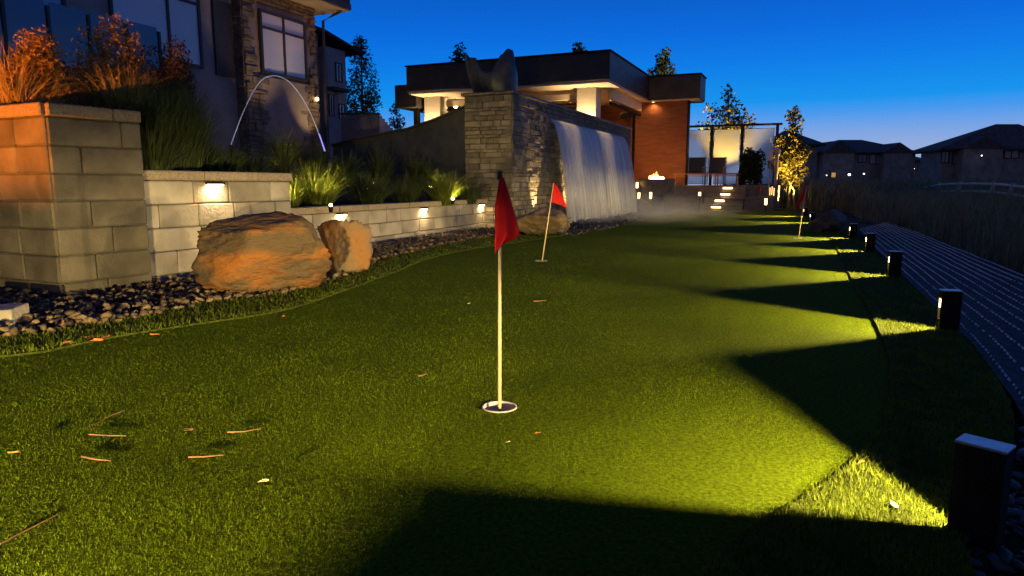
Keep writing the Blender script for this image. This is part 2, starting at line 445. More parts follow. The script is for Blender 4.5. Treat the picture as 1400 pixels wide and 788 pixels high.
A0 = Vector((-2.90, 4.36, 0))                         # pillar corner
PZ = 1.24
pil = thing('planter_wall', 'tall block planter wall, orange-lit corner face on its near side', 'wall', A0)
pR = A0 + Vector((.25, .46, 0)).normalized() * .62
pL = A0 + Vector((-.5, .24, 0)).normalized() * 2.2
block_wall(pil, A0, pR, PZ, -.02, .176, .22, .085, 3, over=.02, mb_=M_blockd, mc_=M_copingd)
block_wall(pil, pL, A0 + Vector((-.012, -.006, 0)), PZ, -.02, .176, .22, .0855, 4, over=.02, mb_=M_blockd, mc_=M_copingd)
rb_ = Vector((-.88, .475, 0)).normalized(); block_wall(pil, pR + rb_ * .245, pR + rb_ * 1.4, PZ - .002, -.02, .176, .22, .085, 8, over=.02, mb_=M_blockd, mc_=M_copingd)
B0_, B1_ = Vector((-2.70, 4.98, 0)), Vector((-2.06, 6.42, 0))
mid = thing('retaining_wall', 'waist-high cream block wall behind the large orange boulder', 'wall', B0_)
block_wall(mid, B0_, B1_, .84, -.02, .178, .24, .078, 5)
d_ = (B1_ - B0_).normalized(); n_l = Vector((-d_.y, d_.x, 0))
C0, C1 = Vector((-2.30, 6.74, 0)), Vector((-.42, 11.75, 0))
low = thing('retaining_wall', 'long low cream block wall running to the stone fountain with three lights', 'wall', C0)
block_wall(low, C0, C1, .50, -.02, .165, .24, .075, 6)

# planting beds behind the walls, rising to the house
bed = MB()
def strip(mb, A, B):
    o = len(mb.v); n = len(A)
    mb.v += [tuple(p) for p in A] + [tuple(p) for p in B]
    for i in range(n - 1): mb.f.append((o + i, o + i + 1, o + n + i + 1, o + n + i))
strip(bed, [(-6.2, 6.2, 1.12), (-3.0, 4.72, 1.13), (-2.75, 5.0, 1.13)], [(-9, 11, 1.3), (-6, 11, 1.25), (-4.6, 8, 1.14)])
strip(bed, [(-2.92, 5.05, .74), (-2.24, 6.5, .74), (-2.30, 6.75, .74)], [(-4.6, 8, 1.13), (-4.5, 10, 1.1), (-3.6, 11, 1.0)])
strip(bed, [(-2.5, 6.8, .43), (-.66, 11.75, .43)], [(-3.6, 11.0, .95), (-1.5, 13.5, .9)])
strip(bed, [(-9, 11, 1.3), (-6, 11, 1.25), (-4.5, 10, 1.1), (-3.6, 11, .96), (-1.5, 13.5, .9)], [(-14, 24, 1.3), (-9, 26, 1.25), (-6, 26, 1.1), (-4.5, 27, 1.0), (-2.5, 27, .9)])
kind(obj('planting_bed', bed, M_soil), 'structure')

# ------------------------------------------------------------------ rocks and gravel
def rock_dirs(sub):
    import bmesh
    b = bmesh.new(); bmesh.ops.create_icosphere(b, subdivisions=sub, radius=1)
    b.verts.ensure_lookup_table(); vs = [v.co.copy() for v in b.verts]; fs = [tuple(v.index for v in f.verts) for f in b.faces]; b.free()
    return vs, fs
def crack(p):
    d = mnoise.voronoi(p)[0]; return max(0, 1 - (d[1] - d[0]) / .10)
def rock(name, c, size, m, seed, rz=0.0, sub=5, rough=.11, planes=14, flat=.25):
    rr = random.Random(seed); vs, fs = rock_dirs(sub); pl = []
    for _ in range(planes):
        n = Vector((rr.gauss(0, 1), rr.gauss(0, 1), rr.gauss(0, .8))).normalized(); pl.append((n, rr.uniform(.52, .88)))
    off = Vector((seed * 3.1, seed * 1.7, 0)); q = []
    for v in vs:
        r = 1.12
        for n, dd in pl:
            t = v.dot(n)
            if t > .05: r = min(r, dd / t)
        p = v * r
        r2 = 1 + .06 * mnoise.noise(p * 9 + off) + rough * mnoise.fractal(p * 2.2 + off, 1.0, 2.1, 6) - .05 * crack(p * 2.6 + off) + rough * .5 * abs(mnoise.noise(Vector((p.x * 1.5, p.y * 1.5, p.z * 7)) + off))
        q.append(Vector((p.x * r2 * size[0] * .5, p.y * r2 * size[1] * .5, p.z * r2 * size[2] * .62)))
    top = max(p.z for p in q)
    mb = MB(); mb.add([(p.x, p.y, p.z + size[2] - top) for p in q], fs)
    o = obj(name, mb, m, None, smooth=True); o.location = (c[0], c[1], 0); o.rotation_euler = (0, 0, rz)
    return o
tag(rock('boulder', G(348, 408) + Vector((0, .30, 0)), (1.16, .62, .55), M_boulder, 5, .10), 'large wide rust-orange boulder in front of the cream block wall', 'boulder', 'boulders beside the green')
tag(rock('boulder', G(461, 380) + Vector((0, .20, 0)), (.42, .40, .46), M_boulder2, 18, .3, planes=10), 'upright grey and orange boulder below a lit wall light', 'boulder', 'boulders beside the green')
tag(rock('boulder', G(735, 323) + Vector((0, .3, 0)), (.86, .5, .40), M_boulder3, 21, .05), 'flat-topped brown boulder at the foot of the stone fountain', 'boulder', 'boulders beside the green')
tag(rock('boulder', G(880, 290) + Vector((0, .2, 0)), (.95, .7, .37), M_darkrock, 33, .3), 'dark domed rock beside the far end of the waterfall', 'boulder', 'boulders beside the green')
tag(rock('boulder', G(1140, 319) + Vector((.05, .25, 0)), (.62, .5, .36), M_boulder3, 41, .2), 'brown boulder among the bollards at the path edge', 'boulder', 'boulders beside the green')
tag(rock('boulder', G(760, 316) + Vector((.02, .35, 0)), (.42, .4, .36), M_darkrock, 57, .9, sub=4), 'small dark rock wedged behind the flat-topped fountain boulder', 'boulder', 'boulders beside the green')

def pebbles(name, poly, n, smin, smax, m, seed, z=0.0, layers=2):
    rr = np.random.default_rng(seed); vs, fs = rock_dirs(2)
    B = np.array(vs); Fb = np.array(fs); xs, ys = [p[0] for p in poly], [p[1] for p in poly]
    x = rr.uniform(min(xs), max(xs), n * 4); y = rr.uniform(min(ys), max(ys), n * 4)
    k = inside([tuple(p)[:2] for p in poly], x, y); x, y = x[k][:n], y[k][:n]; n = len(x)
    s = rr.uniform(smin, smax, n); V = np.zeros((n, len(B), 3))
    for i in range(n):
        a = rr.uniform(0, 6.28); ca, sa = math.cos(a), math.sin(a)
        n6 = rr.normal(0, 1, (9, 3)); n6 /= np.linalg.norm(n6, axis=1)[:, None]; dt = B @ n6.T
        p = B * np.min(np.where(dt > .08, rr.uniform(.55, .95, 9) / np.maximum(dt, .08), 1.15), axis=1)[:, None]
        p = p * np.array([1, rr.uniform(.55, .9), rr.uniform(.4, .75)]) * s[i] * .5
        t = rr.uniform(-.5, .5); ct, st = math.cos(t), math.sin(t)
        p = np.stack([p[:, 0] * ct - p[:, 2] * st, p[:, 1], p[:, 0] * st + p[:, 2] * ct], 1)
        V[i] = np.stack([p[:, 0] * ca - p[:, 1] * sa + x[i], p[:, 0] * sa + p[:, 1] * ca + y[i], p[:, 2] + z + s[i] * rr.uniform(.05, .75)], 1)
    F = (Fb[None] + (np.arange(n) * len(B))[:, None, None]).reshape(-1, 3)
    return kind(fast(name, V.reshape(-1, 3), F, m), 'stuff')
gb = [(-5.2, 5.2), (-4.6, 3.2), g2(-60, 474), g2(60, 460), g2(180, 440), g2(290, 417), g2(400, 403), g2(495, 374), g2(520, 357), g2(590, 340), g2(668, 325), g2(700, 322),
      (-.30, 11.5), (-1.0, 10.0), (-2.2, 6.85), (-2.03, 6.4), (-2.66, 4.95), (-2.88, 4.36)]
kind(sheet('gravel_bed', gb, -.002, M_soil), 'structure')
pebbles('gravel', gb, 7500, .022, .062, M_gravel, 5)
sb = [g2(1335, 700), g2(1300, 786), (1.0, .75), (1.9, .8), (1.9, 2.0), g2(1400, 570), g2(1392, 620)]
pebbles('slate_gravel', sb, 1100, .02, .055, M_slate, 9, z=-.03)
fb = [g2(778, 325), g2(850, 310), g2(905, 294), FR(7.8, 0), FR(7.8, .0), FR(.3, 0.0), g2(735, 318)]
kind(sheet('fountain_bed', [tuple(p)[:2] for p in fb], -.0015, M_soil), 'structure')
pebbles('fountain_gravel', [tuple(p)[:2] for p in fb], 2200, .025, .07, M_slate, 15)
tag(obj('paving_block', MB().box(-.16, -.11, -.02, .16, .11, .10, .006), M_block), 'single cream block at the left end of the gravel strip', 'block')
o = bpy.data.objects['paving_block']; o.location = G(-38, 452) + Vector((0, .1, 0)); o.rotation_euler = (0, 0, .25)

# ------------------------------------------------------------------ stone fountain (water wall)
WW_L, WW_T, WW_H = 8.0, .87, 2.20
ww = thing('stone_fountain', 'stacked-stone fountain wall with a sheet of water falling over its face', 'fountain', (OX, OY, 0), ANG)
obj('wall_core', MB().box(-WW_T + .04, .04, -.1, -.04, WW_L - .04, WW_H), M_mortar, ww)
obj('cap', MB().box(-WW_T - .05, -.05, WW_H + .002, .04, WW_L + .04, WW_H + .05, .01), M_cap, ww)
rest = MB(); st_mesh = {}; n_single = 0; cand = []
rr = random.Random(77)
def ledge(face, length):
    z = 0.0
    while z < WW_H - .005:
        h = min(rr.choice((.055, .07, .085, .10)), WW_H - z); s = 0.0
        if WW_H - z - h < .03: h = WW_H - z
        while s < length - .005:
            l = round(min(rr.choice((.10, .14, .18, .24, .30)), length - s), 3)
            if length - s - l < .05: l = length - s
            cand.append((face, s, l, z, h, rr.uniform(0, .028))); s += l
        z += h
ledge('end', WW_T - .002); ledge('long', WW_L)
def stone_box(face, s, l, z, h, pr):
    g = .003
    if face == 'end': return (-WW_T + s + g, -pr, z + g, -WW_T + s + l - g, .10, z + h - g)
    return (-.12, s + g + (.003 if s == 0 else 0), z + g, pr, s + l - g, z + h - g)
cand.sort(key=lambda c: (c[0] != 'long' or c[1] > 1.7) and (c[0] != 'end'))
big_first = sorted(cand, key=lambda c: -(c[2] * c[4]) / (11.5 + (c[1] if c[0] == 'long' else 0)) ** 2)
singles = set(id(c) for c in big_first[:295])
for c in cand:
    if id(c) in singles:
        o = obj('stone', MB().box(*stone_box(*c), bev=.006), M_ledge, ww)
    else: rest.box(*stone_box(*c), bev=.006)
kind(obj('small_stones', rest, M_ledge, ww), 'stuff')

def water_mat():
    m = bpy.data.materials.new('falling water'); m.use_nodes = True
    n, l = m.node_tree.nodes, m.node_tree.links
    b = n['Principled BSDF']; b.inputs['Base Color'].default_value = (.86, .88, .92, 1); b.inputs['Roughness'].default_value = .35
    b.inputs['Specular IOR Level'].default_value = .6
    uv = n.new('ShaderNodeUVMap'); mp = n.new('ShaderNodeMapping'); mp.inputs['Scale'].default_value = (9, .30, 1)
    l.new(uv.outputs[0], mp.inputs[0]); nz = n.new('ShaderNodeTexNoise'); nz.inputs['Scale'].default_value = 1.6; nz.inputs['Detail'].default_value = 4
    l.new(mp.outputs[0], nz.inputs['Vector'])
    r = n.new('ShaderNodeMapRange'); r.inputs[1].default_value, r.inputs[2].default_value = .34, .66
    r.inputs[3].default_value, r.inputs[4].default_value = .28, .93
    l.new(nz.outputs[0], r.inputs[0])
    tr = n.new('ShaderNodeBsdfTranslucent'); tr.inputs[0].default_value = (.86, .88, .92, 1)
    m1 = n.new('ShaderNodeMixShader'); m1.inputs[0].default_value = .45
    l.new(b.outputs[0], m1.inputs[1]); l.new(tr.outputs[0], m1.inputs[2])
    tp = n.new('ShaderNodeBsdfTransparent'); m2 = n.new('ShaderNodeMixShader')
    l.new(r.outputs[0], m2.inputs[0]); l.new(tp.outputs[0], m2.inputs[1]); l.new(m1.outputs[0], m2.inputs[2])
    l.new(m2.outputs[0], n['Material Output'].inputs[0]); return m
M_water = water_mat()
def water_sheet(y0, y1, amp, out0, seed):
    ns, ntt = 150, 24; rw = random.Random(seed); mb = MB(); uvs = []
    for i in range(ns + 1):
        y = y0 + (y1 - y0) * i / ns
        wob = .03 * mnoise.noise((y * 6, seed, 0)) + .018 * mnoise.noise((y * 19, seed, 3))
        for j in range(ntt + 1):
            t = j / ntt; z = 1.95 - 2.0 * t
            mb.v.append((out0 + amp * math.sqrt(t) * (1 + wob * 3) + wob * t, y + .05 * t * (1 - 2 * i / ns), z)); uvs.append((y, t))
    for i in range(ns):
        for j in range(ntt):
            a = i * (ntt + 1) + j; mb.f.append((a, a + ntt + 1, a + ntt + 2, a + 1))
    me = bpy.data.meshes.new('water_sheet'); me.from_pydata(mb.v, [], mb.f)
    u = me.uv_layers.new(name='UVMap')
    for lp in me.loops: u.data[lp.index].uv = uvs[lp.vertex_index]
    me.polygons.foreach_set('use_smooth', [True] * len(me.polygons)); me.update()
    return link('water_sheet', me, M_water, ww)
water_sheet(1.65, 4.25, .44, .035, 2.3); water_sheet(4.40, 7.1, .44, .035, 8.1); water_sheet(1.75, 7.05, .33, .03, 5.7)
water_sheet(2.0, 6.8, .24, .028, 9.4)
obj('spillway_lip', MB().box(.0, 1.6, 1.955, .045, 7.15, 1.975), M_cap, ww)
uplight_n = 0
def uplight(root_name, label, loc, aim, power, col=(1, .62, .25), cat='spotlight', group='garden uplights', angle=70, falloff=None, r=.02):
    t = thing(root_name, label, cat, loc, 0, group)
    b = MB().lathe([(.001, 0), (.022, 0), (.026, .05), (.026, .06), (.021, .06), (.019, .048), (.001, .048)], 12)
    obj('housing', b, M_bronze, t); obj('lens', MB().lathe([(.001, .050), (.0185, .050)], 12), E_hot, t)
    lamp('SPOT', (0, 0, .064), power * 9, col, t, r, aim, angle, .6, falloff)
    return t

# sculpture on the cap
sc = thing('sculpture', 'curling blue-grey bronze sculpture on top of the stone fountain', 'sculpture', FR(.40, .49, WW_H + .05), ANG)
def rim(w):            # w: 0..1 round the vessel, .25 left, .5 front, .75 right
    pts = [(0, .52), (.10, .54), (.18, .60), (.25, .62), (.29, .70), (.335, .84), (.36, .82), (.40, .74), (.435, .58), (.455, .46), (.49, .41), (.53, .43), (.56, .62), (.60, .76), (.66, .88), (.72, .86), (.77, .66), (.84, .52), (.92, .50), (1, .52)]
    for (a, x), (b, y) in zip(pts, pts[1:]):
        if a <= w <= b:
            t = (w - a) / (b - a); t = t * t * (3 - 2 * t); return x + (y - x) * t
ns, nz_ = 96, 22; sm = MB()
for layer in (0, 1):
    for i in range(ns):
        w = i / ns; th = 2 * math.pi * w + math.pi / 2; H_ = rim(w) * .82
        for j in range(nz_ + 1):
            t = j / nz_; z = H_ * t
            fl = 1 + .20 * math.sin(t * 2.2) * (1 if .1 < w < .45 else .55) - (.15 * t * t if .55 < w < .9 else 0)
            lean = -.10 * t * t if .15 < w < .4 else 0
            k = (1 - .045 * layer) if True else 1
            sm.v.append(((.38 * fl * math.cos(th)) * k + lean, (.27 * fl * math.sin(th)) * k, z - (.004 if layer else 0)))
o_ = ns * (nz_ + 1)
hole = lambda i, j: .725 < i / ns < .765 and .60 < j / nz_ < .80 or .715 < i / ns < .745 and .85 < j / nz_ < .93
for i in range(ns):
    for j in range(nz_):
        if hole(i, j): continue
        a = i * (nz_ + 1) + j; b = ((i + 1) % ns) * (nz_ + 1) + j
        sm.f.append((a, b, b + 1, a + 1)); sm.f.append((o_ + a, o_ + a + 1, o_ + b + 1, o_ + b))
    a = i * (nz_ + 1) + nz_; b = ((i + 1) % ns) * (nz_ + 1) + nz_; sm.f.append((a, b, o_ + b, o_ + a))
obj('vessel', sm, M_sculpt, sc, smooth=True)

# sweeping plaster wall behind
cw = thing('curved_wall', 'dark plaster wall whose top sweeps up to the stone fountain', 'wall', FR(.5, WW_T))
pts = [P(637, 147, 12.25), P(618, 156, 12.5), P(593, 166, 12.8), (P(558, 178, 13.2)), P(520, 185, 13.6), P(488, 191, 14.0), P(455, 200, 14.5)]
fine = []
for a, b in zip(pts, pts[1:]):
    for k in range(4): fine.append(a.lerp(b, k / 4))
fine.append(pts[-1]); wb = MB(); L0 = cw.location
for p in fine:
    q = p - L0
    wb.v += [(q.x, q.y, .4), (q.x, q.y, q.z), (q.x + .12, q.y + .22, q.z), (q.x + .12, q.y + .22, .4)]
for i in range(len(fine) - 1):
    for k in range(3): a = i * 4 + k; wb.f.append((a, a + 1, a + 5, a + 4))
obj('wall_body', wb, M_plaster, cw)
cp = MB()
for p in fine:
    q = p - L0
    cp.v += [(q.x - .03, q.y - .05, q.z + .002), (q.x - .03, q.y - .05, q.z + .035), (q.x + .15, q.y + .26, q.z + .035), (q.x + .15, q.y + .26, q.z + .002)]
for i in range(len(fine) - 1):
    for k in range(4): a = i * 4; cp.f.append((a + k, a + (k + 1) % 4, a + 4 + (k + 1) % 4, a + 4 + k))
obj('coping', cp, M_fascia, cw)

# ------------------------------------------------------------------ pavilion
TZ = .72
pv = thing('pavilion', 'flat-roofed modern pavilion with lit white columns and rust-brown wall', 'pavilion', (OX, OY, 0), ANG)
def bx(name, m, x0, y0, z0, x1, y1, z1, bev=.006, parent=None, label=None): return obj(name, MB().box(x0, y0, z0, x1, y1, z1, bev), m, parent or pv, label=label)
# local x = -b, local y = a
r = bx('roof', M_fascia, -6.25, 6.76, 3.36, -.27, 13.0, 4.05, .012)
bx('soffit', M_soffit, -6.20, 6.80, 3.300, -.30, 12.95, 3.357, 0)
bx('fascia_cap', M_bronze, -6.28, 6.73, 4.053, -.24, 13.03, 4.09, .004, r)
r2 = bx('side_roof', M_fascia, -.262, 11.2, 3.33, 1.30, 12.3, 4.03, .012)
bx('soffit', M_soffit, -.255, 11.23, 3.295, 1.27, 12.27, 3.327, 0)
bx('fascia_cap', M_bronze, -.235, 11.17, 4.033, 1.33, 12.33, 4.065, .004, r2)
bx('low_roof', M_fascia, -7.0, 7.3, 3.0, -6.26, 12.5, 3.66, .01)
for nm, x0, x1 in (('near', -1.37, -.83), ('far', -6.11, -5.57)):
    c = bx('column', M_column, x0, 7.5, TZ, x1, 7.95, 3.297, .006)
    for z in (1.37, 2.02, 2.67): bx('joint', M_soffit, x0 - .003, 7.497, z, x1 + .003, 7.953, z + .008, 0, c)
bx('post', M_bronze, -6.55, 7.6, TZ, -6.40, 7.75, 2.995)
bx('rust_wall', M_brown, -.83, 11.4, .0, .92, 11.62, 3.292, .004)
bx('corner_trim', M_bronze, .923, 11.38, .0, .965, 11.64, 3.292, .003)
bx('side_panel', M_brown, -6.9, 9.2, TZ, -6.12, 9.4, 2.99, .004)
bx('back_wall', M_brown, -6.2, 11.7, TZ, -.84, 11.9, 3.297, .004)
bx('roller_screen', M_soffit, -5.5, 7.72, 3.02, -1.40, 7.86, 3.20, .02)
bx('roller_rail', M_bronze, -5.5, 7.74, 2.90, -1.40, 7.84, 2.95, .01)
bx('side_beam', M_soffit, -.62, 7.97, 3.02, -.50, 11.37, 3.294, .01)
bx('side_rail', M_bronze, -.60, 7.97, 2.88, -.52, 11.37, 2.95, .01)
bx('side_post', M_bronze, -.60, 10.6, TZ, -.52, 10.68, 2.87, .01)
w = bx('window_frame', M_column, -5.15, 11.60, 1.3, -3.6, 11.69, 2.75, .01)
bx('pane', M_farpane, -5.05, 11.575, 1.4, -3.7, 11.597, 2.65, 0, w)
bx('speaker_box', M_black, -.90, 10.3, 2.72, -.64, 10.6, 2.9, .02)
def sconce(x, y, up, dn):
    t = thing('wall_sconce', 'small up-and-down light on the ' + ('nearer' if x > -3 else 'farther') + ' white pavilion column', 'wall light', FR(y - .05, -x, 2.05), ANG, 'column lights on the pavilion')
    obj('housing', MB().box(-.06, -.03, -.07, .06, .045, .07, .01), M_bronze, t)
    obj('lens', MB().box(-.04, -.02, .0705, .04, .035, .075), E_hot, t)
    lamp('SPOT', (0, -.14, .09), up, (1, .64, .28), t, .03, (0, .10, 1), 120, .8); lamp('SPOT', (0, -.05, -.09), dn, (1, .62, .28), t, .02, (0, .12, -1), 110, .7)
sconce(-1.10, 7.5, 150, 40); sconce(-5.84, 7.5, 150, 40)
def ceiling_lamp(x, y, power, label, z=3.28, col=(1, .55, .2)):
    t = thing('ceiling_light', label, 'ceiling light', FR(y, -x, z), ANG, 'ceiling lights in the pavilion')
    obj('trim_ring', MB().lathe([(.05, .016), (.075, .016), (.075, -.004), (.05, -.004)], 20), M_white, t)
    obj('lens', MB().lathe([(.001, .004), (.05, .004)], 20), E_warm, t)
    lamp('SPOT', (0, 0, -.02), power, col, t, .05, (0, 0, -1), 150, .6)
ceiling_lamp(-2.6, 10.6, 55, 'round ceiling light near the rust-brown back wall'); ceiling_lamp(-1.2, 10.3, 45, 'round ceiling light above the open pavilion side')
ceiling_lamp(-6.6, 8.4, 28, 'round light under the low end roof of the pavilion', 2.985)
ceiling_lamp(-.12, 11.28, 14, 'round light under the side roof by the rust wall', 3.275)
pl = thing('pendant_lamp', 'glowing pendant lamp in front of the pavilion window', 'lamp', P(623, 145, 21.0))
obj('globe', MB().lathe([(.001, -.07), (.05, -.05), (.07, 0), (.05, .05), (.001, .07)], 14), E_hot, pl, smooth=True)
obj('cord', MB().tube([(0, 0, .07), (0, 0, 3.30 - pl.location.z - .0)], .006, n=6), M_black, pl)

# ------------------------------------------------------------------ terrace, steps
tr_ = thing('terrace', 'two-tier paved terrace in front of the pavilion', 'terrace', (OX, OY, 0), ANG)
bx('upper_deck', M_floor, -8.0, 10.9, -.1, 3.62, 15.4, TZ, .012, tr_)
bx('pavilion_floor', M_floor, -8.0, 6.6, -.1, -.9, 10.895, TZ - .003, .012, tr_)
bx('lower_tier', M_floor, -.55, 10.2, -.1, 1.62, 10.895, .40, .012, tr_)
bx('lower_tier', M_floor, 2.82, 10.2, -.1, 3.6, 10.895, .40, .012, tr_)
for k in range(10):
    x0 = -.5 + k * .21
    bx('coping_stone', M_coping, x0 + .002, 10.17, .402, x0 + .208, 10.6, .43, .006, tr_)
sp_ = thing('steps', 'four stone steps with glowing riser lights up to the terrace', 'steps', (OX, OY, 0), ANG)
for k in range(4):
    a = 9.85 + .27 * k; z = .18 * (k + 1)
    bx('tread', M_floor, 1.63 + .05 * k, a, z - .05, 2.81, a + .30, z - (.0 if k < 3 else .0), .008, sp_)
    bx('riser', M_floor, 1.66 + .05 * k, a + .03, -.1, 2.78, a + .29, z - .052, .004, sp_)
    x = 2.08 + .06 * k if k < 2 else 2.20 + .03 * k
    t = thing('step_light', ('lowest', 'second-lowest', 'second-highest', 'highest')[k] + ' riser light of the terrace steps', 'step light', FR(a, -x, z - .06), ANG, 'riser lights on the steps')
    obj('lens', MB().box(-.13, -.008, -.045, .13, .012, .0, .006), E_step, t)
    obj('hood', MB().box(-.15, -.035, .002, .15, .01, .012, .003), M_bronze, t)
    lamp('AREA', (0, -.03, -.03), 1.6, (1, .6, .22), t, size=(.25, .05), aim=(0, -1, -.7))

# fire bowl
fbw = thing('fire_bowl', 'dark round fire bowl with an orange flame at the terrace edge', 'fire pit', P(897, 258, 20.6))
fbw.location.z = .40
obj('bowl', MB().lathe([(.001, .0), (.20, .0), (.36, .12), (.52, .36), (.55, .50), (.52, .50), (.49, .38), (.33, .30), (.001, .30)], 32), M_cap, fbw, smooth=True)
obj('pedestal', MB().lathe([(.001, -.45), (.24, -.45), (.22, .01), (.001, .01)], 20), M_bronze, fbw)
fl = MB(); rf = random.Random(4)
for k in range(15):
    x = rf.uniform(-.22, .26); y = rf.uniform(-.12, .12); h = rf.uniform(.10, .26) * (1.35 - abs(x + .03) * 3); w_ = rf.uniform(.035, .065); o0 = len(fl.v)
    for j in range(7):
        t = j / 6; rr_ = w_ * (math.sin(math.pi * min(1, t * .8 + .2)) ** .7) * (1 - t * .55) + .002
        for q in range(8):
            an = 2 * math.pi * q / 8; fl.v.append((x + math.cos(an) * rr_ + .02 * math.sin(t * 5 + k), y + math.sin(an) * rr_, .40 + h * t))
    for j in range(6):
        for q in range(8): fl.f.append((o0 + j * 8 + q, o0 + j * 8 + (q + 1) % 8, o0 + (j + 1) * 8 + (q + 1) % 8, o0 + (j + 1) * 8 + q))
obj('flame', fl, E_flame, fbw, smooth=True)
f2 = MB()
for k in range(6):
    x = -.16 + .065 * k; f2.lathe([(.001, .42), (.05, .45), (.055, .49), (.03, .54), (.001, .58)], 10, (x, -.08))
obj('flame_core', f2, E_flame2, fbw, smooth=True)
lamp('POINT', (0.03, -.05, .62), 60, (1, .38, .08), fbw, .15)

# glass screen
sa, sb_ = P(934, 250, 24.4), P(1060, 250, 23.3); sa.z = sb_.z = TZ
d_s = sb_ - sa; gs = thing('glass_screen', 'frosted glass privacy screen in a dark metal frame on the terrace', 'screen', sa, math.atan2(d_s.y, d_s.x))
Ls = d_s.length
posts = [0, .285 * Ls, .61 * Ls, Ls - .08]
for x in posts: bx('post', M_black, x, -.05, 0, x + .10, .05, 1.98, .004, gs)
bx('top_rail', M_black, -.1, -.06, 1.983, Ls + .12, .06, 2.05, .004, gs)
for a, b in zip(posts, posts[1:]):
    g = MB(); g.add([(a + .13, 0, .04), (b - .03, 0, .04), (b - .03, 0, 1.88), (a + .13, 0, 1.88)], [(0, 1, 2, 3)])
    g = obj('glass_panel', g, M_frost, gs)
    for z in (.03, 1.88): bx('edge_strip', M_black, a + .12, -.012, z, b - .02, .012, z + .012, 0, g)

# low table and two sling chairs
tb = thing('low_table', 'long low timber table in front of the frosted screen', 'table', P(966, 246, 21.6), ANG)
tb.location.z = TZ
obj('table_top', MB().box(-.98, -.32, .33, .98, .32, .365, .006), M_wood, tb)
for sx in (-.92, .30, .92):
    for sy in (-.28, .28): obj('leg', MB().box(sx - .018, sy - .018, 0, sx + .018, sy + .018, .329), M_wood, tb)
obj('rail', MB().box(-.90, -.29, .27, .90, -.265, .30), M_wood, tb)
for k, (px, lab) in enumerate(((950, 'brown sling chair behind the table, the one nearer the fire bowl'), (978, 'brown sling chair behind the table, the one nearer the steps'))):
    ch = thing('patio_chair', lab, 'chair', P(px, 248, 22.6), ANG, 'sling chairs on the terrace'); ch.location.z = TZ
    T = Matrix.Translation((0, .2, .40)) @ Matrix.Rotation(rad(-14), 4, 'X')
    obj('backrest', MB().box(-.26, -.012, -.02, .26, .012, .52, .004, T), M_sling, ch)
    obj('seat', MB().box(-.26, -.30, .385, .26, .20, .41, .006), M_sling, ch)
    for sx in (-.28, .28):
        obj('leg', MB().tube([(sx, -.28, 0), (sx, -.28, .56)], .014), M_frame, ch); obj('leg', MB().tube([(sx, .18, 0), (sx, .20, .42), (sx, .33, .92)], .014), M_frame, ch)
        obj('armrest', MB().box(sx - .025, -.32, .562, sx + .025, .24, .585, .006), M_frame, ch)

# ------------------------------------------------------------------ houses
def window(parent, x, y0, y1, z0, z1, mull=(.5,), trans=.28, fw=.07, pane=M_pane, along='y', trim=M_trim):
    """window in the plane x (along y) or the plane y=x (along x)"""
    def B(a0, d0, z0_, a1, d1, z1_): return (x + d0, a0, z0_, x + d1, a1, z1_) if along == 'y' else (a0, x - d1, z0_, a1, x - d0, z1_)
    f = MB(); f.box(*B(y0 - fw, -.02, z0 - fw, y0, .05, z1 + fw)); f.box(*B(y1, -.02, z0 - fw, y1 + fw, .05, z1 + fw))
    f.box(*B(y0 + .001, -.018, z0 - fw, y1 - .001, .048, z0)); f.box(*B(y0 + .001, -.018, z1, y1 - .001, .048, z1 + fw))
    w = obj('window', f, trim, parent)
    zt = z1 - (z1 - z0) * trans if trans else z1
    if trans: obj('transom_bar', MB().box(*B(y0 + .001, -.015, zt - .03, y1 - .001, .043, zt + .03)), trim, w)
    ys = [y0] + [y0 + (y1 - y0) * q for q in mull] + [y1]
    for q in ys[1:-1]:
        obj('mullion', MB().box(*B(q - .03, -.016, z0 + .001, q + .03, .044, zt - .031)), trim, w)
        if trans: obj('mullion', MB().box(*B(q - .03, -.016, zt + .031, q + .03, .044, z1 - .001)), trim, w)
    for a, b in zip(ys, ys[1:]):
        obj('pane', MB().box(*B(a + .001, -.01, z0 + .001, b - .001, .012, z1 - .001)), pane, w)
    return w
H0 = Vector((-6.6, 17.5, 0))
hs = thing('stucco_house', 'large stucco house with a stone corner bay and tall upper windows', 'house', H0, ANG)
bxh = lambda n, m, *a, **k: bx(n, m, *a, parent=k.get('parent', hs), bev=k.get('bev', .0))
bxh('wall', M_stucco, -6, -9.0, .9, -.3, 0.0, 7.2)
bxh('bay_wall', M_stucco, -6, .003, .9, -.06, 2.73, 5.60)
# stone facing of the bay, leaving the window open
stn = MB(); rs = random.Random(5)
z = .9
while z < 5.55:
    h = rs.choice((.10, .14, .18)); y = 0.0
    while y < 2.72:
        l = min(rs.choice((.16, .24, .32, .42)), 2.73 - y)
        band = (y < .50 or y + l > 2.36) or z < 1.8 or z > 5.2
        if not (y + l > .46 and y < 2.36 and z + h > 3.5 and z < 5.2) and (band or rs.random() < .0):
            stn.box(-.055, y + .006, z + .006, rs.uniform(.0, .045), y + l - .006, z + h - .006, .012)
        y += l
    z += h
for zz in [x * .15 for x in range(0, 31)]:
    for k in range(2): stn.box(-.30 + .12 * k + .004, -.001 - rs.uniform(.01, .04), .9 + zz + .005, -.30 + .12 * (k + 1) + (.05 if k else 0), .002, .9 + zz + .145, .01)
kind(obj('stone_facing', stn, M_hstone, hs), 'stuff')
bxh('stucco_panel', M_stucco, -.058, .5, 1.8, .0, 2.36, 3.48)
window(hs, 0.0, .62, 2.20, 3.62, 5.05, (.5,), .25)
bxh('roof', M_roof, -7, -.5, 5.78, .75, 3.35, 5.95)
bxh('eave_fascia', M_trim, -7.02, -.52, 5.62, .77, 3.37, 5.777)
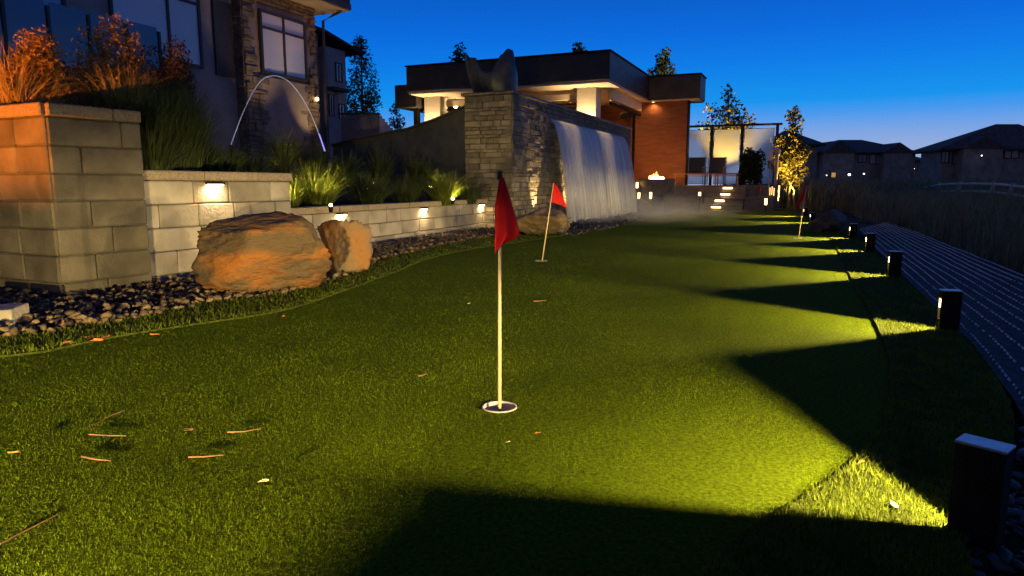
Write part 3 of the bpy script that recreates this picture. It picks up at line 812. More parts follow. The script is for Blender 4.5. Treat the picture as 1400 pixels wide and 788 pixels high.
bxh('eave_soffit', M_stucco, -7, -.5, 5.58, .74, 3.34, 5.617)
rb = MB(); rb.add([(-7, -.5, 5.953), (.75, -.5, 5.953), (.75, 3.35, 5.953), (-7, 3.35, 5.953), (-3.2, 1.4, 7.4)], [(0, 1, 4), (1, 2, 4), (2, 3, 4), (3, 0, 4)])
obj('hip_roof', rb, M_roof, hs)
obj('downpipe', MB().tube([(.6, 3.15, 5.56), (.45, 3.0, 5.45), (.10, 2.95, 5.3), (.08, 2.90, 1.0)], .04), M_trim, hs)
window(hs, -.3, -3.25, -1.1, 3.5, 5.25, (.62,), .22)
bxh('shutter', M_trim, -.29, -.66, 3.35, -.24, -.10, 5.1)
window(hs, -.3, -6.6, -4.3, 2.98, 5.2, (.5,), 0, pane=M_farpane)
bxh('deck', M_trim, -.295, -9.0, 2.66, .42, -2.55, 2.86)
ra = thing('balcony_railing', 'tinted glass balcony railing with black posts along the stucco house', 'railing', H0, ANG)
ys = [-7.3, -6.52, -5.74, -4.98, -4.22, -3.43, -2.68]
for y in ys: bx('post', M_black, .27, y - .03, 2.862, .33, y + .03, 3.90, .004, ra)
for a, b in zip(ys, ys[1:]): bx('glass_panel', M_rail, .29, a + .045, 2.90, .305, b - .045, 3.97, 0, ra)
for k, (px, py, Y, pw) in enumerate(((398, 205, 17.0, 26), (449, 215, 19.0, 22))):
    q = P(px, py, Y); q.z = 1.1
    uplight('uplight', ('ground spotlight washing the left edge of the stone bay', 'ground spotlight washing the right edge of the stone bay')[k], q, (-.12, .22, 1), pw, angle=60)

h2 = thing('neighbour_house', 'grey neighbour house with a gabled side behind the stucco house', 'house', P(440, 253, 26.5), ANG); h2.location.z = 0
bx('wall', M_stucco, -4.5, 0.55, .5, .0, 1.75, 5.95, 0, h2)
bx('wing_wall', M_stucco, -4.5, -2.3, .5, -.35, .547, 6.5, 0, h2)
rb = MB(); rb.add([(-5, -2.8, 6.62), (.02, -2.8, 6.62), (.02, .5, 6.56), (.5, 2.25, 5.98), (-5, 2.25, 5.98), (-2.4, -.6, 7.5)], [(0, 1, 5), (1, 2, 5), (2, 3, 5), (3, 4, 5), (4, 0, 5)])
rb.add([(.02, -2.8, 6.5), (.02, .5, 6.44), (.5, 2.25, 5.86), (-5, 2.25, 5.86), (-5, -2.8, 6.5), (.02, -2.8, 6.62), (.02, .5, 6.56), (.5, 2.25, 5.98), (-5, 2.25, 5.98)], [(0, 1, 6, 5), (1, 2, 7, 6), (2, 3, 8, 7), (0, 4, 3, 2, 1)])
obj('roof', rb, M_roof, h2)
bx('porch_roof', M_roof, .003, .5, 4.32, .35, 1.45, 4.44, 0, h2)
window(h2, 0.0, 1.12, 1.42, 4.75, 5.4, (.5,), 0, fw=.04); window(h2, 0.0, .62, .86, 3.4, 4.15, (.5,), 0, fw=.04); window(h2, 0.0, 1.22, 1.55, 3.35, 3.85, (.5,), 0, fw=.04)
gf = thing('board_fence', 'pale vertical-board fence between neighbour house and pavilion', 'fence', P(518, 190, 24), ANG); gf.location.z = 0
for k in range(6): bx('board', M_column if k % 2 else M_soffit, .02 + k * .002, .02 + .16 * k, 1.0, .05 + k * .002, .02 + .16 * k + .15, 3.08 - .09 * k, .004, gf)
gw = thing('garden_wall', 'grey rendered garden wall behind the plants left of pavilion', 'wall', P(447, 190, 24), 0); gw.location.z = 0
bx('render', M_stucco, .5, 0, .8, 1.80, .2, 3.12, .01, gw); bx('cap', M_trim, .46, -.03, 3.122, 1.84, .23, 3.16, .004, gw)
wl = thing('wall_lamp', 'small warm lamp on the right edge of the stone bay', 'wall lamp', H0 + Vector((UY * .06 + UX * 2.55, -UX * .06 + UY * 2.55, 3.12)), ANG)
obj('bracket', MB().box(-.02, -.04, .05, .05, .04, .09), M_trim, wl); obj('globe', MB().lathe([(.001, -.05), (.04, -.035), (.05, 0), (.04, .035), (.001, .049)], 12, (.04, 0)), E_warm, wl, smooth=True)
def far_house(label, x0, x1, Y, z_eave, ridge, wins, depth=9, z0=-.05, extra=()):
    """hip-roofed house whose front spans the pixel columns x0..x1 at the depth Y"""
    a, b = P(x0, 253, Y), P(x1, 253, Y); w = b.x - a.x
    t = thing('far_house', label, 'house', (a.x, Y, 0), 0, 'dark houses across the meadow')
    bx('wall', M_far, 0, 0, z0, w, depth, z_eave, 0, t)
    e = .6; rb = MB(); rx0, rx1, rz = ridge
    rb.add([(-e, -e, z_eave), (w + e, -e, z_eave), (w + e, depth + e, z_eave), (-e, depth + e, z_eave), (rx0 * w, depth * .5, rz), (rx1 * w, depth * .5, rz)],
           [(0, 1, 5, 4), (1, 2, 5), (2, 3, 4, 5), (3, 0, 4)])
    obj('roof', rb, M_farroof, t); bx('eave', M_trim, -e, -e, z_eave - .22, w + e, depth + e, z_eave - .003, 0, t)
    for (gx, gw_, gh, ze) in extra:           # forward gables
        g = MB(); g.add([(gx * w, -1.4, ze), (gx * w + gw_, -1.4, ze), (gx * w + gw_ / 2, -1.4, ze + gh), (gx * w, depth * .5, ze), (gx * w + gw_, depth * .5, ze), (gx * w + gw_ / 2, depth * .5, ze + gh)],
                         [(0, 1, 2), (0, 2, 5, 3), (1, 4, 5, 2)]); gr = obj('gable_roof', g, M_farroof, t)
        bx('gable_wall', M_far, gx * w + .3, -1.2, z0, gx * w + gw_ - .3, -.003, ze + .02, 0, t)
    for wn in wins:
        px0, px1, py0, py1 = wn[:4]; fr_ = -1.2 if len(wn) > 4 and wn[4] == 'g' else 0
        p0, p1 = P(px0, py1, Y + fr_), P(px1, py0, Y + fr_)
        window(t, fr_, p0.x - a.x, p1.x - a.x, p0.z, p1.z, (.5,), 0, .10, M_farpane, 'x')
    return t
far_house('dark house half hidden behind the lit garden tree', 1080, 1114, 72, 4.9, (.3, .5, 6.6), [(1103, 1108, 198, 210)])
far_house('dark double-gabled house in the middle of the far row', 1112, 1248, 92, 5.0, (.38, .62, 6.9), [(1173, 1184, 212, 222), (1189, 1205, 212, 224), (1110.5, 1118, 213, 222), (1138, 1150, 213, 222)],
          extra=((.02, 4.6, 1.6, 4.9), (.62, 4.2, 1.3, 4.9)))
far_house('low dark house roof between the two larger far houses', 1243, 1262, 105, 4.4, (.4, .6, 5.6), [(1248, 1254, 225, 233)])
far_house('largest dark house of the far row with a long roof', 1284, 1462, 70, 4.35, (.48, .66, 6.9), [(1287, 1297, 208, 222), (1302, 1320, 207, 224), (1336, 1360, 198, 216), (1373, 1393, 201, 216)],
          depth=3.6, extra=((.08, 4.5, 1.2, 4.3),))
for k, (px, py, Y, em, s, lab) in enumerate(((1161, 239, 88, E_cool, .16, 'brighter cool white porch lamp of the far houses'), (1181, 238, 88, E_cool, .10, 'fainter cool white porch lamp of the far houses'),
        (1249, 231, 100, E_warm, .11, 'small warm lamp between the far houses'), (1342, 213, 68, E_cool, .06, 'tiny white lamp at a window of the largest far house'), (1130, 240, 88, E_cool, .07, 'tiny pale lamp beside the lit far window'))):
    t = thing('porch_lamp', lab, 'lamp', P(px, py, Y), 0, 'lamps on the far houses')
    obj('globe', MB().lathe([(.001, -s), (s * .8, -s * .5), (s, 0), (s * .8, s * .5), (.001, s)], 10), em, t); obj('bracket', MB().box(-.03, 0, s, .03, .3, s + .05), M_black, t)
t = thing('lit_window', 'small orange lit ground-floor window of the far row', 'window', P(1139.5, 239.5, 90.5))
obj('pane', MB().box(-.26, 0, -.30, .26, .03, .30), E_win, t); obj('frame', MB().box(-.32, .031, -.36, .32, .08, .36), M_trim, t)

# ------------------------------------------------------------------ plants
def ribbon_clump(n, rad0, h, spread, w, rr, seg=4, droop=.5):
    V, F = [], []
    for _ in range(n):
        a = rr.uniform(0, 2 * math.pi); r0 = rad0 * math.sqrt(rr.random()); H = h * rr.uniform(.55, 1.08); sp = spread * rr.uniform(.15, 1.0)
        bx_, by_ = math.cos(a) * r0, math.sin(a) * r0; da = a + rr.gauss(0, .5); dx, dy = math.cos(da), math.sin(da)
        ww_ = w * rr.uniform(.6, 1.2); o = len(V)
        ax, ay = -dy, dx
        if rr.random() < .5: ax, ay = math.cos(rr.uniform(0, 6.28)), math.sin(rr.uniform(0, 6.28))
        for j in range(seg + 1):
            t = j / seg; wj = ww_ * (1 - t ** 2 * .92) * .5
            z = H * (t - droop * (sp / max(spread, 1e-4)) * t ** 3 * .6); rr_ = sp * t ** 1.7
            x, y = bx_ + dx * rr_, by_ + dy * rr_
            V += [(x - ax * wj, y - ay * wj, z), (x + ax * wj, y + ay * wj, z)]
        for j in range(seg):
            a0 = o + 2 * j; F += [(a0, a0 + 1, a0 + 3), (a0, a0 + 3, a0 + 2)]
    return np.array(V), np.array(F)
def clump(name, label, cat, loc, n, r0, h, spread, w, m, seed, group='ornamental grasses in the planting beds', seg=4, droop=.5):
    rr = random.Random(seed); V, F = ribbon_clump(n, r0, h, spread, w, rr, seg, droop)
    o = fast(name, V, F, m); o.location = loc; return tag(o, label, cat, group)
def bedz(x, y): return .43
gl = [  # px, py(base), Y, base z, n, radius, height, spread, blade width, material, label
    (432, 282, 7.9, .43, 620, .16, .62, .48, .010, M_grassA, 'bright arching grass clump lit at its base beside the wall end'),
    (396, 282, 7.3, .43, 260, .09, .46, .30, .009, M_grassA, 'small lit grass tuft hard against the upper wall end'),
    (505, 278, 8.7, .43, 520, .15, .55, .42, .010, M_grassD, 'dim green grass clump behind the middle low-wall light'),
    (555, 274, 9.5, .43, 460, .15, .52, .40, .010, M_grassD, 'dark rounded grass clump between two lit clumps'),
    (606, 272, 10.2, .43, 520, .15, .60, .45, .010, M_grassA, 'bright lit grass clump closest to the stone fountain'),
    (640, 262, 11.0, .43, 240, .13, .42, .35, .010, M_grassD, 'dark grass tuft at the foot of the fountain side'),
    (388, 236, 8.2, .85, 240, .07, .62, .42, .016, M_grassD, 'spiky dark yucca-like grass behind the upper wall'),
    (300, 230, 6.6, .80, 420, .16, .36, .40, .010, M_grassD, 'low dark grass clump on top of the upper wall'),
    (345, 234, 7.4, .80, 300, .16, .32, .38, .010, M_grassD, 'low dark grass tuft left of the yucca'),
    (262, 226, 6.3, .85, 380, .18, .38, .40, .010, M_grassD, 'dark grass mound at the left of the upper wall'),
    (470, 246, 10.5, .70, 320, .15, .60, .42, .014, M_grassD, 'tall dark grass in front of the stone bay corner'),
    (520, 240, 11.2, .70, 280, .12, .70, .38, .014, M_grassD, 'upright dark grass before the curved plaster wall'),
    (572, 240, 11.6, .70, 320, .16, .62, .42, .012, M_grassD, 'dark grass mound under the sweeping wall'),
    (425, 226, 10.0, .85, 260, .16, .55, .42, .014, M_grassD, 'dark grass behind the bright arching clump'),
]
for k, (px, py, Y, z, n, r0, h, sp, w, m, lab) in enumerate(gl):
    q = P(px, py, Y); clump('ornamental_grass', lab, 'grass', (q.x, q.y, z), n, r0, h, sp, w, m, 100 + k)
q = P(212, 215, 5.75); clump('ornamental_grass', 'tall dense green grass hanging over the planter corner', 'grass', (q.x, q.y, .74), 3800, .34, .92, .36, .008, M_grassD, 140)
q = P(200, 215, 5.25); clump('ornamental_grass', 'dense dark grass filling the corner between tall planter and upper wall', 'grass', (q.x, q.y, .74), 1100, .15, .46, .26, .008, M_grassD, 147)
q = P(166, 128, 5.6); clump('ornamental_grass', 'upright straw-coloured grass plumes in front of the rusty shrub', 'grass', (q.x, q.y, 1.15), 170, .11, .60, .40, .006, M_straw, 141, droop=.5)
q = P(12, 140, 5.1); clump('ornamental_grass', 'arching straw grass at the far left of the planter', 'grass', (q.x, q.y, 1.13), 260, .12, .70, .50, .006, M_straw, 142)
q = P(110, 138, 5.2); clump('ornamental_grass', 'wispy flat-lying straw grass along the planter coping', 'grass', (q.x, q.y, 1.13), 240, .24, .24, .62, .005, M_straw, 143)
q = P(40, 140, 5.1); clump('ornamental_grass', 'thin straw grass tuft between the two left shrubs', 'grass', (q.x, q.y, 1.13), 150, .14, .45, .45, .005, M_straw, 144)
q = P(170, 140, 5.6); clump('ornamental_grass', 'short dark grass beneath the rusty shrubs', 'grass', (q.x, q.y, 1.10), 900, .36, .40, .50, .008, M_grassD, 145, droop=.9)

def leaf_cloud(blobs, n, size, rr, elong=1.8, droop=0.0):
    V, F = [], []; wsum = sum(b[3] * b[4] * b[5] for b in blobs); 
    for b in blobs:
        for _ in range(max(3, int(n * b[3] * b[4] * b[5] / wsum))):
            while True:
                x, y, z = rr.uniform(-1, 1), rr.uniform(-1, 1), rr.uniform(-1, 1); q = x * x + y * y + z * z
                if q < 1 and q > .12 * rr.random(): break
            c = Vector((b[0] + x * b[3], b[1] + y * b[4], b[2] + z * b[5]))
            a = Vector((rr.gauss(0, 1), rr.gauss(0, 1), rr.gauss(0, .7) - droop)).normalized(); s = size * rr.uniform(.6, 1.35)
            t = a.cross(Vector((rr.gauss(0, 1), rr.gauss(0, 1), rr.gauss(0, 1)))).normalized(); o = len(V)
            V += [c - a * s * elong * .5, c + t * s * .5, c + a * s * elong * .5, c - t * s * .5]; F += [(o, o + 1, o + 2), (o, o + 2, o + 3)]
    return np.array([tuple(v) for v in V]), np.array(F)
def shrub(name, label, loc, dims, n, size, m, seed, nb=30, cat='shrub', group='shrubs in the tall planter'):
    rr = random.Random(seed); t = thing(name, label, cat, loc, 0, group); bl = []
    for _ in range(nb):
        a = rr.uniform(0, 6.28); e = rr.uniform(0, 1); r = math.sqrt(1 - (e * .72) ** 2) * rr.uniform(.35, .85)
        k = rr.uniform(.30, .46); r *= .8; bl.append((math.cos(a) * r * dims[0], math.sin(a) * r * dims[1], e * dims[2] * .66 + dims[2] * .1, dims[0] * k, dims[1] * k, dims[2] * k * .8))
    V, F = leaf_cloud(bl, n, size, rr); fast('foliage', V, F, m, t)
    sb = MB()
    for b in bl[:9]: sb.tube([(0, 0, -.05), (b[0] * .4, b[1] * .4, b[2] * .5), (b[0], b[1], b[2])], .012, .004, 5)
    obj('stem', sb, M_bark, t); return t
q = P(62, 132, 5.5); shrub('shrub', 'rounded rusty-orange shrub on the tall planter, the left one', (q.x, q.y, 1.1), (.32, .30, .78), 12000, .017, M_shrubO, 61)
q = P(148, 130, 6.1); shrub('shrub', 'wide rusty-brown shrub behind the straw grass', (q.x, q.y, 1.1), (.46, .40, 1.0), 17000, .017, M_shrubO, 62)
q = P(228, 150, 6.4); shrub('shrub', 'dark olive shrub spilling over the planter end', (q.x, q.y, 1.0), (.30, .32, .98), 13000, .017, M_shrubD, 63)
q = P(-14, 120, 5.6); shrub('shrub', 'red-leaved shrub cut by the left picture edge', (q.x, q.y, 1.1), (.22, .24, .55), 1400, .022, M_shrubO, 64)
q = P(1027, 244, 22.9); shrub('shrub', 'dark clipped shrub in front of the frosted screen panel', (q.x, q.y, TZ), (.46, .4, 1.15), 6500, .045, M_grassD, 65, 22, 'shrub', 'shrubs on the terrace')
q = P(862, 262, 19.6); shrub('shrub', 'small lit green shrub at the end of the waterfall', (q.x, q.y, .40), (.16, .16, .34), 900, .03, M_grassA, 66, 10, 'shrub', 'shrubs on the terrace')

def tree(label, base, H, crown, trunk_r, n, size, m, seed, group, elong=1.7, nl=18, open_=1.0):
    """crown: list of (height fraction, half width) from bottom to tip"""
    rr = random.Random(seed); t = thing('tree', label, 'tree', base, 0, group)
    tk = MB(); tk.tube([(0, 0, -.1), (rr.uniform(-.03, .03), 0, H * .35), (rr.uniform(-.06, .06), 0, H * .7), (0, 0, H * .97)], trunk_r, trunk_r * .15, 8)
    bl = []
    for i in range(nl):
        f = crown[0][0] + (crown[-1][0] - crown[0][0]) * (i + rr.random()) / nl
        for (a, x), (b, y) in zip(crown, crown[1:]):
            if a <= f <= b: hw = x + (y - x) * (f - a) / (b - a)
        an = i * 2.4 + rr.uniform(-.4, .4); r = hw * rr.uniform(.35, .85)
        e = Vector((math.cos(an) * r, math.sin(an) * r, H * f)); s = Vector((0, 0, H * max(.12, f - .10 - .12 * r)))
        tk.tube([s, s.lerp(e, .55) + Vector((0, 0, .02 * H)), e], trunk_r * .38 * (1 - f * .6), trunk_r * .08, 5)
        k = max(.10 * H * .5, hw * rr.uniform(.28, .48)); bl.append((e.x, e.y, e.z, k, k, k * rr.uniform(.8, 1.3)))
        bl.append((e.x * .5, e.y * .5, e.z - .02 * H, k * .7, k * .7, k))
    obj('trunk', tk, M_bark, t); V, F = leaf_cloud(bl, n, size, rr, elong, .3); fast('crown', V, F, m, t); return t
def ground_at(px, Y, z=0): q = P(px, 253, Y); return Vector((q.x, Y, z))
tree('tall loose poplar beside the neighbour house', ground_at(499, 31, .5), 6.5, [(.35, 1.0), (.55, 1.25), (.75, .85), (.9, .45), (1.0, .12)], .10, 5200, .07, M_leaf, 71, 'trees behind the buildings', nl=26)
tree('sparse small tree left of the pavilion low roof', ground_at(545, 27, .5), 3.4, [(.45, .5), (.7, .55), (1.0, .15)], .06, 900, .06, M_leaf, 72, 'trees behind the buildings', nl=12)
tree('treetop above the pavilion roof beside the sculpture', ground_at(629, 29, .5), 5.8, [(.6, .5), (.85, .35), (1, .1)], .08, 1100, .075, M_leaf, 73, 'trees behind the buildings', nl=12)
tree('small treetop above the middle of the pavilion roof', ground_at(788, 30, .5), 6.1, [(.6, .6), (.85, .45), (1, .15)], .08, 1300, .085, M_leaf, 74, 'trees behind the buildings', nl=12)
tree('pointed treetop above the pavilion side roof', ground_at(902, 30, .5), 5.65, [(.5, .9), (.75, .65), (.9, .45), (1, .08)], .09, 2600, .085, M_leaf, 75, 'trees behind the buildings', nl=24)
tree('yellowing maple behind the frosted glass screen', ground_at(990, 27.5, .4), 4.1, [(.35, 1.1), (.55, 1.3), (.75, .9), (.9, .4), (1, .12)], .07, 3000, .085, M_leafY, 76, 'lit garden trees', nl=26)
tree('bushy garden tree lit gold from below beside the screen', ground_at(1080, 22.6, .3), 2.85, [(.14, .46), (.35, .60), (.6, .62), (.75, .42), (1, .12)], .045, 3600, .065, M_leafY, 77, 'lit garden trees', nl=30)
for k, (px, Y, z, pw, lab, aim) in enumerate(((990, 24.75, TZ, 36, 'low spotlight glowing through the frosted screen panels', (.0, -.30, 1)), (1074, 21.3, .02, 190, 'ground spotlight under the gold-lit garden tree', (.10, .62, 1)), (990, 25.6, .3, 480, 'ground spotlight behind the frosted glass screen', (.0, .45, 1)))):
    uplight('uplight', lab, ground_at(px, Y, z), aim, pw, (1, .62, .13), angle=80)

# distant dark trees and the reedy meadow
rr = random.Random(19)
def reeds(name, poly, n, h, w, seed, m=M_reed):
    r_ = np.random.default_rng(seed); xs, ys = [p[0] for p in poly], [p[1] for p in poly]
    x = r_.uniform(min(xs), max(xs), n * 4); y = min(ys) + (max(ys) - min(ys)) * r_.uniform(0, 1, n * 4) ** 1.6
    k = inside(poly, x, y); x, y = x[k][:n], y[k][:n]; n = len(x)
    H = h * r_.uniform(.45, 1.1, n); a = r_.uniform(0, 6.28, n); W_ = w * (.6 + y / 14); dx, dy = np.cos(a) * W_ / 2, np.sin(a) * W_ / 2
    b = r_.uniform(0, 6.28, n); l1 = H * r_.uniform(0, .18, n); l2 = l1 + H * r_.uniform(0, .35, n)
    z0 = np.full(n, -.05)
    V = np.stack([np.stack([x - dx, y - dy, z0], 1), np.stack([x + dx, y + dy, z0], 1),
                  np.stack([x - dx * .7 + np.cos(b) * l1, y - dy * .7 + np.sin(b) * l1, H * .6], 1), np.stack([x + dx * .7 + np.cos(b) * l1, y + dy * .7 + np.sin(b) * l1, H * .6], 1),
                  np.stack([x + np.cos(b) * l2, y + np.sin(b) * l2, H], 1)], 1).reshape(-1, 3)
    o = np.arange(n)[:, None] * 5; F = np.concatenate([o + np.array([[0, 1, 3]]), o + np.array([[0, 3, 2]]), o + np.array([[2, 3, 4]])])
    return kind(fast(name, V, F, m), 'stuff')
path_L = [g2(1174, 314), g2(1186, 330), g2(1207, 352), g2(1245, 388), g2(1330, 472), g2(1384, 545), g2(1425, 620)]
path_R = [g2(1212, 304), g2(1240, 313), g2(1275, 326), g2(1320, 344), g2(1420, 384), g2(1560, 440), g2(1700, 500)]
reed_poly = [g2(1416, 386), g2(1320, 346), g2(1275, 328), g2(1240, 315), g2(1212, 306), g2(1178, 300), g2(1166, 292), (8.6, 17), (13, 26), (24, 26), (20, 12), (9, 4.5), (6, 3.9)]
reeds('reeds', reed_poly, 30000, .62, .012, 3)
reeds('meadow_grass', [(9.2, 17.5), (13, 26), (24, 26), (40, 40), (45, 62), (22, 62), (12, 40), (8.6, 24)], 16000, 1.0, .03, 4)

# split-rail fence
fe = thing('rail_fence', 'weathered two-rail fence with leaning posts along the meadow', 'fence', P(1400, 258, 16)); fe.location.z = 0
fpts = [(1232, 266, 268, 31), (1262, 257.5, 265, 28.5), (1283, 253, 262.5, 26.2), (1312, 251.3, 261.5, 23), (1358, 251.8, 263, 19.5), (1384, 254, 266.5, 17.5), (1440, 262, 277, 15)]
for ra_ in (1, 2):
    for k in range(len(fpts) - 1):
        a, b = P(fpts[k][0], fpts[k][ra_], fpts[k][3]), P(fpts[k + 1][0], fpts[k + 1][ra_], fpts[k + 1][3])
        obj('rail', MB().tube([a - fe.location, a.lerp(b, .5) - fe.location + Vector((0, 0, .01)), b - fe.location], .035, .035, 6), M_rust, fe)
for (px, y1, y2, Y), lx in zip(fpts, (0, .02, .03, .05, .10, .12, .1)):
    a = P(px, y1 - 3.5, Y) - fe.location; b = Vector((a.x - lx * 2.2, a.y - .0, -.05)); a.y -= .06; b.y -= .06
    obj('post', MB().tube([b, a], .055, .05, 7), M_fpost, fe)

# ------------------------------------------------------------------ matting path with pale ribs
pa = [Vector(p) for p in path_L]; pb = [Vector(p) for p in path_R]
def along(pl, n):
    L_ = [0]
    for a, b in zip(pl, pl[1:]): L_.append(L_[-1] + (b - a).length)
    outp = []
    for i in range(n):
        s = L_[-1] * i / (n - 1)
        for k in range(len(pl) - 1):
            if s <= L_[k + 1] + 1e-9: outp.append(pl[k].lerp(pl[k + 1], (s - L_[k]) / (L_[k + 1] - L_[k]))); break
    return outp
nA = 60; ea, eb = along(pa, nA), along(pb, nA)
pm = MB()
for i in range(nA):
    for k in range(9):
        q = ea[i].lerp(eb[i], k / 8); pm.v.append((q.x, q.y, .004 + .006 * mnoise.noise((q.x * 1.3, q.y * 1.3, 0))))
for i in range(nA - 1):
    for k in range(8): a = i * 9 + k; pm.f.append((a, a + 1, a + 10, a + 9))
kind(obj('matting_path', pm, M_mat, smooth=True), 'structure')
pth = bpy.data.objects['matting_path']
for k in range(12):
    f = (k + .5) / 12; mb = MB(); pts_ = [ea[i].lerp(eb[i], f) for i in range(nA)]
    fin = []
    for a, b in zip(pts_, pts_[1:]):
        m_ = max(1, int((b - a).length / .022)); fin += [a.lerp(b, j / m_) for j in range(m_)]
    z_ = lambda q: .010 + .006 * mnoise.noise((q.x * 1.3, q.y * 1.3, 0))
    acc = 0
    for j in range(0, len(fin) - 1):
        a, b = fin[j], fin[j + 1]; acc += (b - a).length
        dash = mnoise.noise((acc / .028, k * 7.7, 1.0))
        if (a.y < 5.2 and (acc / .034 + .25 * mnoise.noise((acc * 9, k, 4))) % 1 > .58) or dash > .42: continue
        t_ = (b - a).normalized(); nn = Vector((-t_.y, t_.x)); wv = .007 * math.sin(acc * 1.1 + k) + .007 * mnoise.noise((acc * 4, k, 0)); w_ = .0044 + .0016 * mnoise.noise((acc * 11, k, 9))
        A, B = a + nn * wv, b + nn * wv
        o0 = len(mb.v); mb.v += [(*(A - nn * w_), z_(a) - .004), (*A, z_(a) + .004), (*(A + nn * w_), z_(a) - .004), (*(B - nn * w_), z_(b) - .004), (*B, z_(b) + .004), (*(B + nn * w_), z_(b) - .004)]
        mb.f += [(o0, o0 + 1, o0 + 4, o0 + 3), (o0 + 1, o0 + 2, o0 + 5, o0 + 4)]
    obj('rib', mb, M_rib, pth)

# ------------------------------------------------------------------ flags
def flag(label, px, py, tip, seed, cloth, hole=True, h=.765):
    b = G(px, py); t = thing('golf_flag', label, 'golf flag', b, 0, 'flags on the putting green')
    lean = Vector(tip)
    top = Vector((lean.x, lean.y, h))
    obj('pole', MB().tube([(0, 0, -.06), top], .0062, .0052, 10), M_pole, t, smooth=True)
    obj('ferrule', MB().tube([top * .975, top * 1.012], .0085, .0085, 10), M_black, t)
    cu = MB().lathe([(.0535, .003), (.0535, -.024), (.001, -.024)], 28); cu.lathe([(.0535, .003), (.058, .004), (.058, -.004)], 28)
    obj('cup', cu, M_cup, t, smooth=True)
    me = MB(); nu, nv = cloth['n']
    for i in range(nu + 1):
        for j in range(nv + 1): me.v.append(tuple(cloth['f'](i / nu, j / nv, top)))
    for i in range(nu):
        for j in range(nv): a = i * (nv + 1) + j; me.f.append((a, a + nv + 1, a + nv + 2, a + 1))
    obj('flag_cloth', me, M_red, t, smooth=True)
    return t
def limp(u, v, top):                    # hanging cloth: v down, u away from the pole
    z = top.z * .985 - .225 * v
    wd = .012 + .066 * math.sin(min(1, v * 1.22) * 1.5) if v < .80 else (.078 * (1 - (v - .80) / .20) ** .75 + .008)
    x = -.016 * min(1, v * 2.5) + wd * u; x = max(x, -.02)
    return Vector((top.x * (z / top.z) + x, top.y * (z / top.z) - .016 + .016 * math.sin(u * 7 + v * 2.0) * v, z + .030 * u * (v > .80) * (v - .80) / .20 - .02 * (v > .8) * (v - .8) / .2))
def pennant(dirx, diry, drop):
    def f(u, v, top):
        z = top.z * .99 - .185 * v; k = (1 - abs(v - .82) * .0)
        wmax = .17 * u * (1.0 - .0) * (v ** .8)
        return Vector((top.x * (z / top.z) + dirx * wmax, top.y * (z / top.z) + diry * wmax + .012 * math.sin(u * 6), z - drop * u * v))
    return f
t1 = flag('nearest red golf flag hanging limp on its pole above a white cup', 683, 557, (.003, 0), 1, {'n': (16, 26), 'f': limp})
flag('red triangular golf flag in front of the fountain boulder', 740, 357, (.115, .0), 2, {'n': (10, 12), 'f': pennant(.95, .2, .06)})
flag('dark red golf flag beside the boulder and the path', 1091, 326, (.072, 0), 3, {'n': (10, 12), 'f': pennant(-.55, .6, .16)}, h=.74)
flag('farthest red golf flag in front of the terrace railing', 1036.5, 287.5, (.05, 0), 4, {'n': (10, 12), 'f': pennant(-.55, .5, .10)}, h=.79)
ap = G(922, 286); o = tag(obj('marker_pole', MB().tube([(0, 0, 0), (.01, 0, .85)], .008, .007, 8), M_frame), 'thin bare pole standing at the far end of green', 'pole'); o.location = ap

# cut a true hole for the nearest cup: short turf ring simply stops at the rim (blades removed inside)
def clear_cup(name, c, r_):
    me = bpy.data.objects[name].data; n = len(me.vertices); co = np.empty(n * 3, np.float32); me.vertices.foreach_get('co', co); co = co.reshape(-1, 3)
    tri = co.reshape(-1, 3, 3); k = ((tri[:, 0, 0] - c.x) ** 2 + (tri[:, 0, 1] - c.y) ** 2) < r_ * r_
    tri[k] = (tri[k] * 0) + np.array([0, -1.0, -.02]); me.vertices.foreach_set('co', co.ravel()); me.update()
clear_cup('green_grass', G(683, 557), .060)
pgm = bpy.data.objects['putting_green']
cutter = None

# ------------------------------------------------------------------ lights: wall lights, bollards, uplights, path lights
def wall_light(label, px, py, wall_p0, wall_d, z, power):
    # on the wall line: solve where the sight line meets the wall plane
    n_ = Vector((wall_d.y, -wall_d.x, 0)); d = ray(px, py); c = Vector((0, 0, CAM_H))
    t_ = (wall_p0 - c).dot(n_) / d.dot(n_); q = c + d * t_
    t = thing('wall_light', label, 'wall light', (q.x + n_.x * .004, q.y + n_.y * .004, z), math.atan2(wall_d.y, wall_d.x), 'hooded lights on the block walls')
    obj('hood', MB().box(-.085, -.045, .0, .085, .0, .018, .004), M_bronze, t)
    obj('lens', MB().box(-.075, -.035, -.012, .075, -.004, -.001, .003), E_hot, t)
    lamp('AREA', (0, -.028, -.018), power, (1, .66, .30), t, size=(.13, .022), aim=(0, .15, -1))
dm = (B1_ - B0_).normalized(); dl = (C1 - C0).normalized()
wall_light('hooded light on the upper wall above the large boulder', 291, 246, B0_, dm, .735, 4.0)
wall_light('hooded light on the low wall above the upright boulder', 465, 294, C0, dl, .40, 3.4)
wall_light('hooded light on the low wall below the dark grass clump', 578, 286, C0, dl, .40, 3.4)
wall_light('hooded light on the low wall closest to the fountain', 657, 281, C0, dl, .40, 3.4)

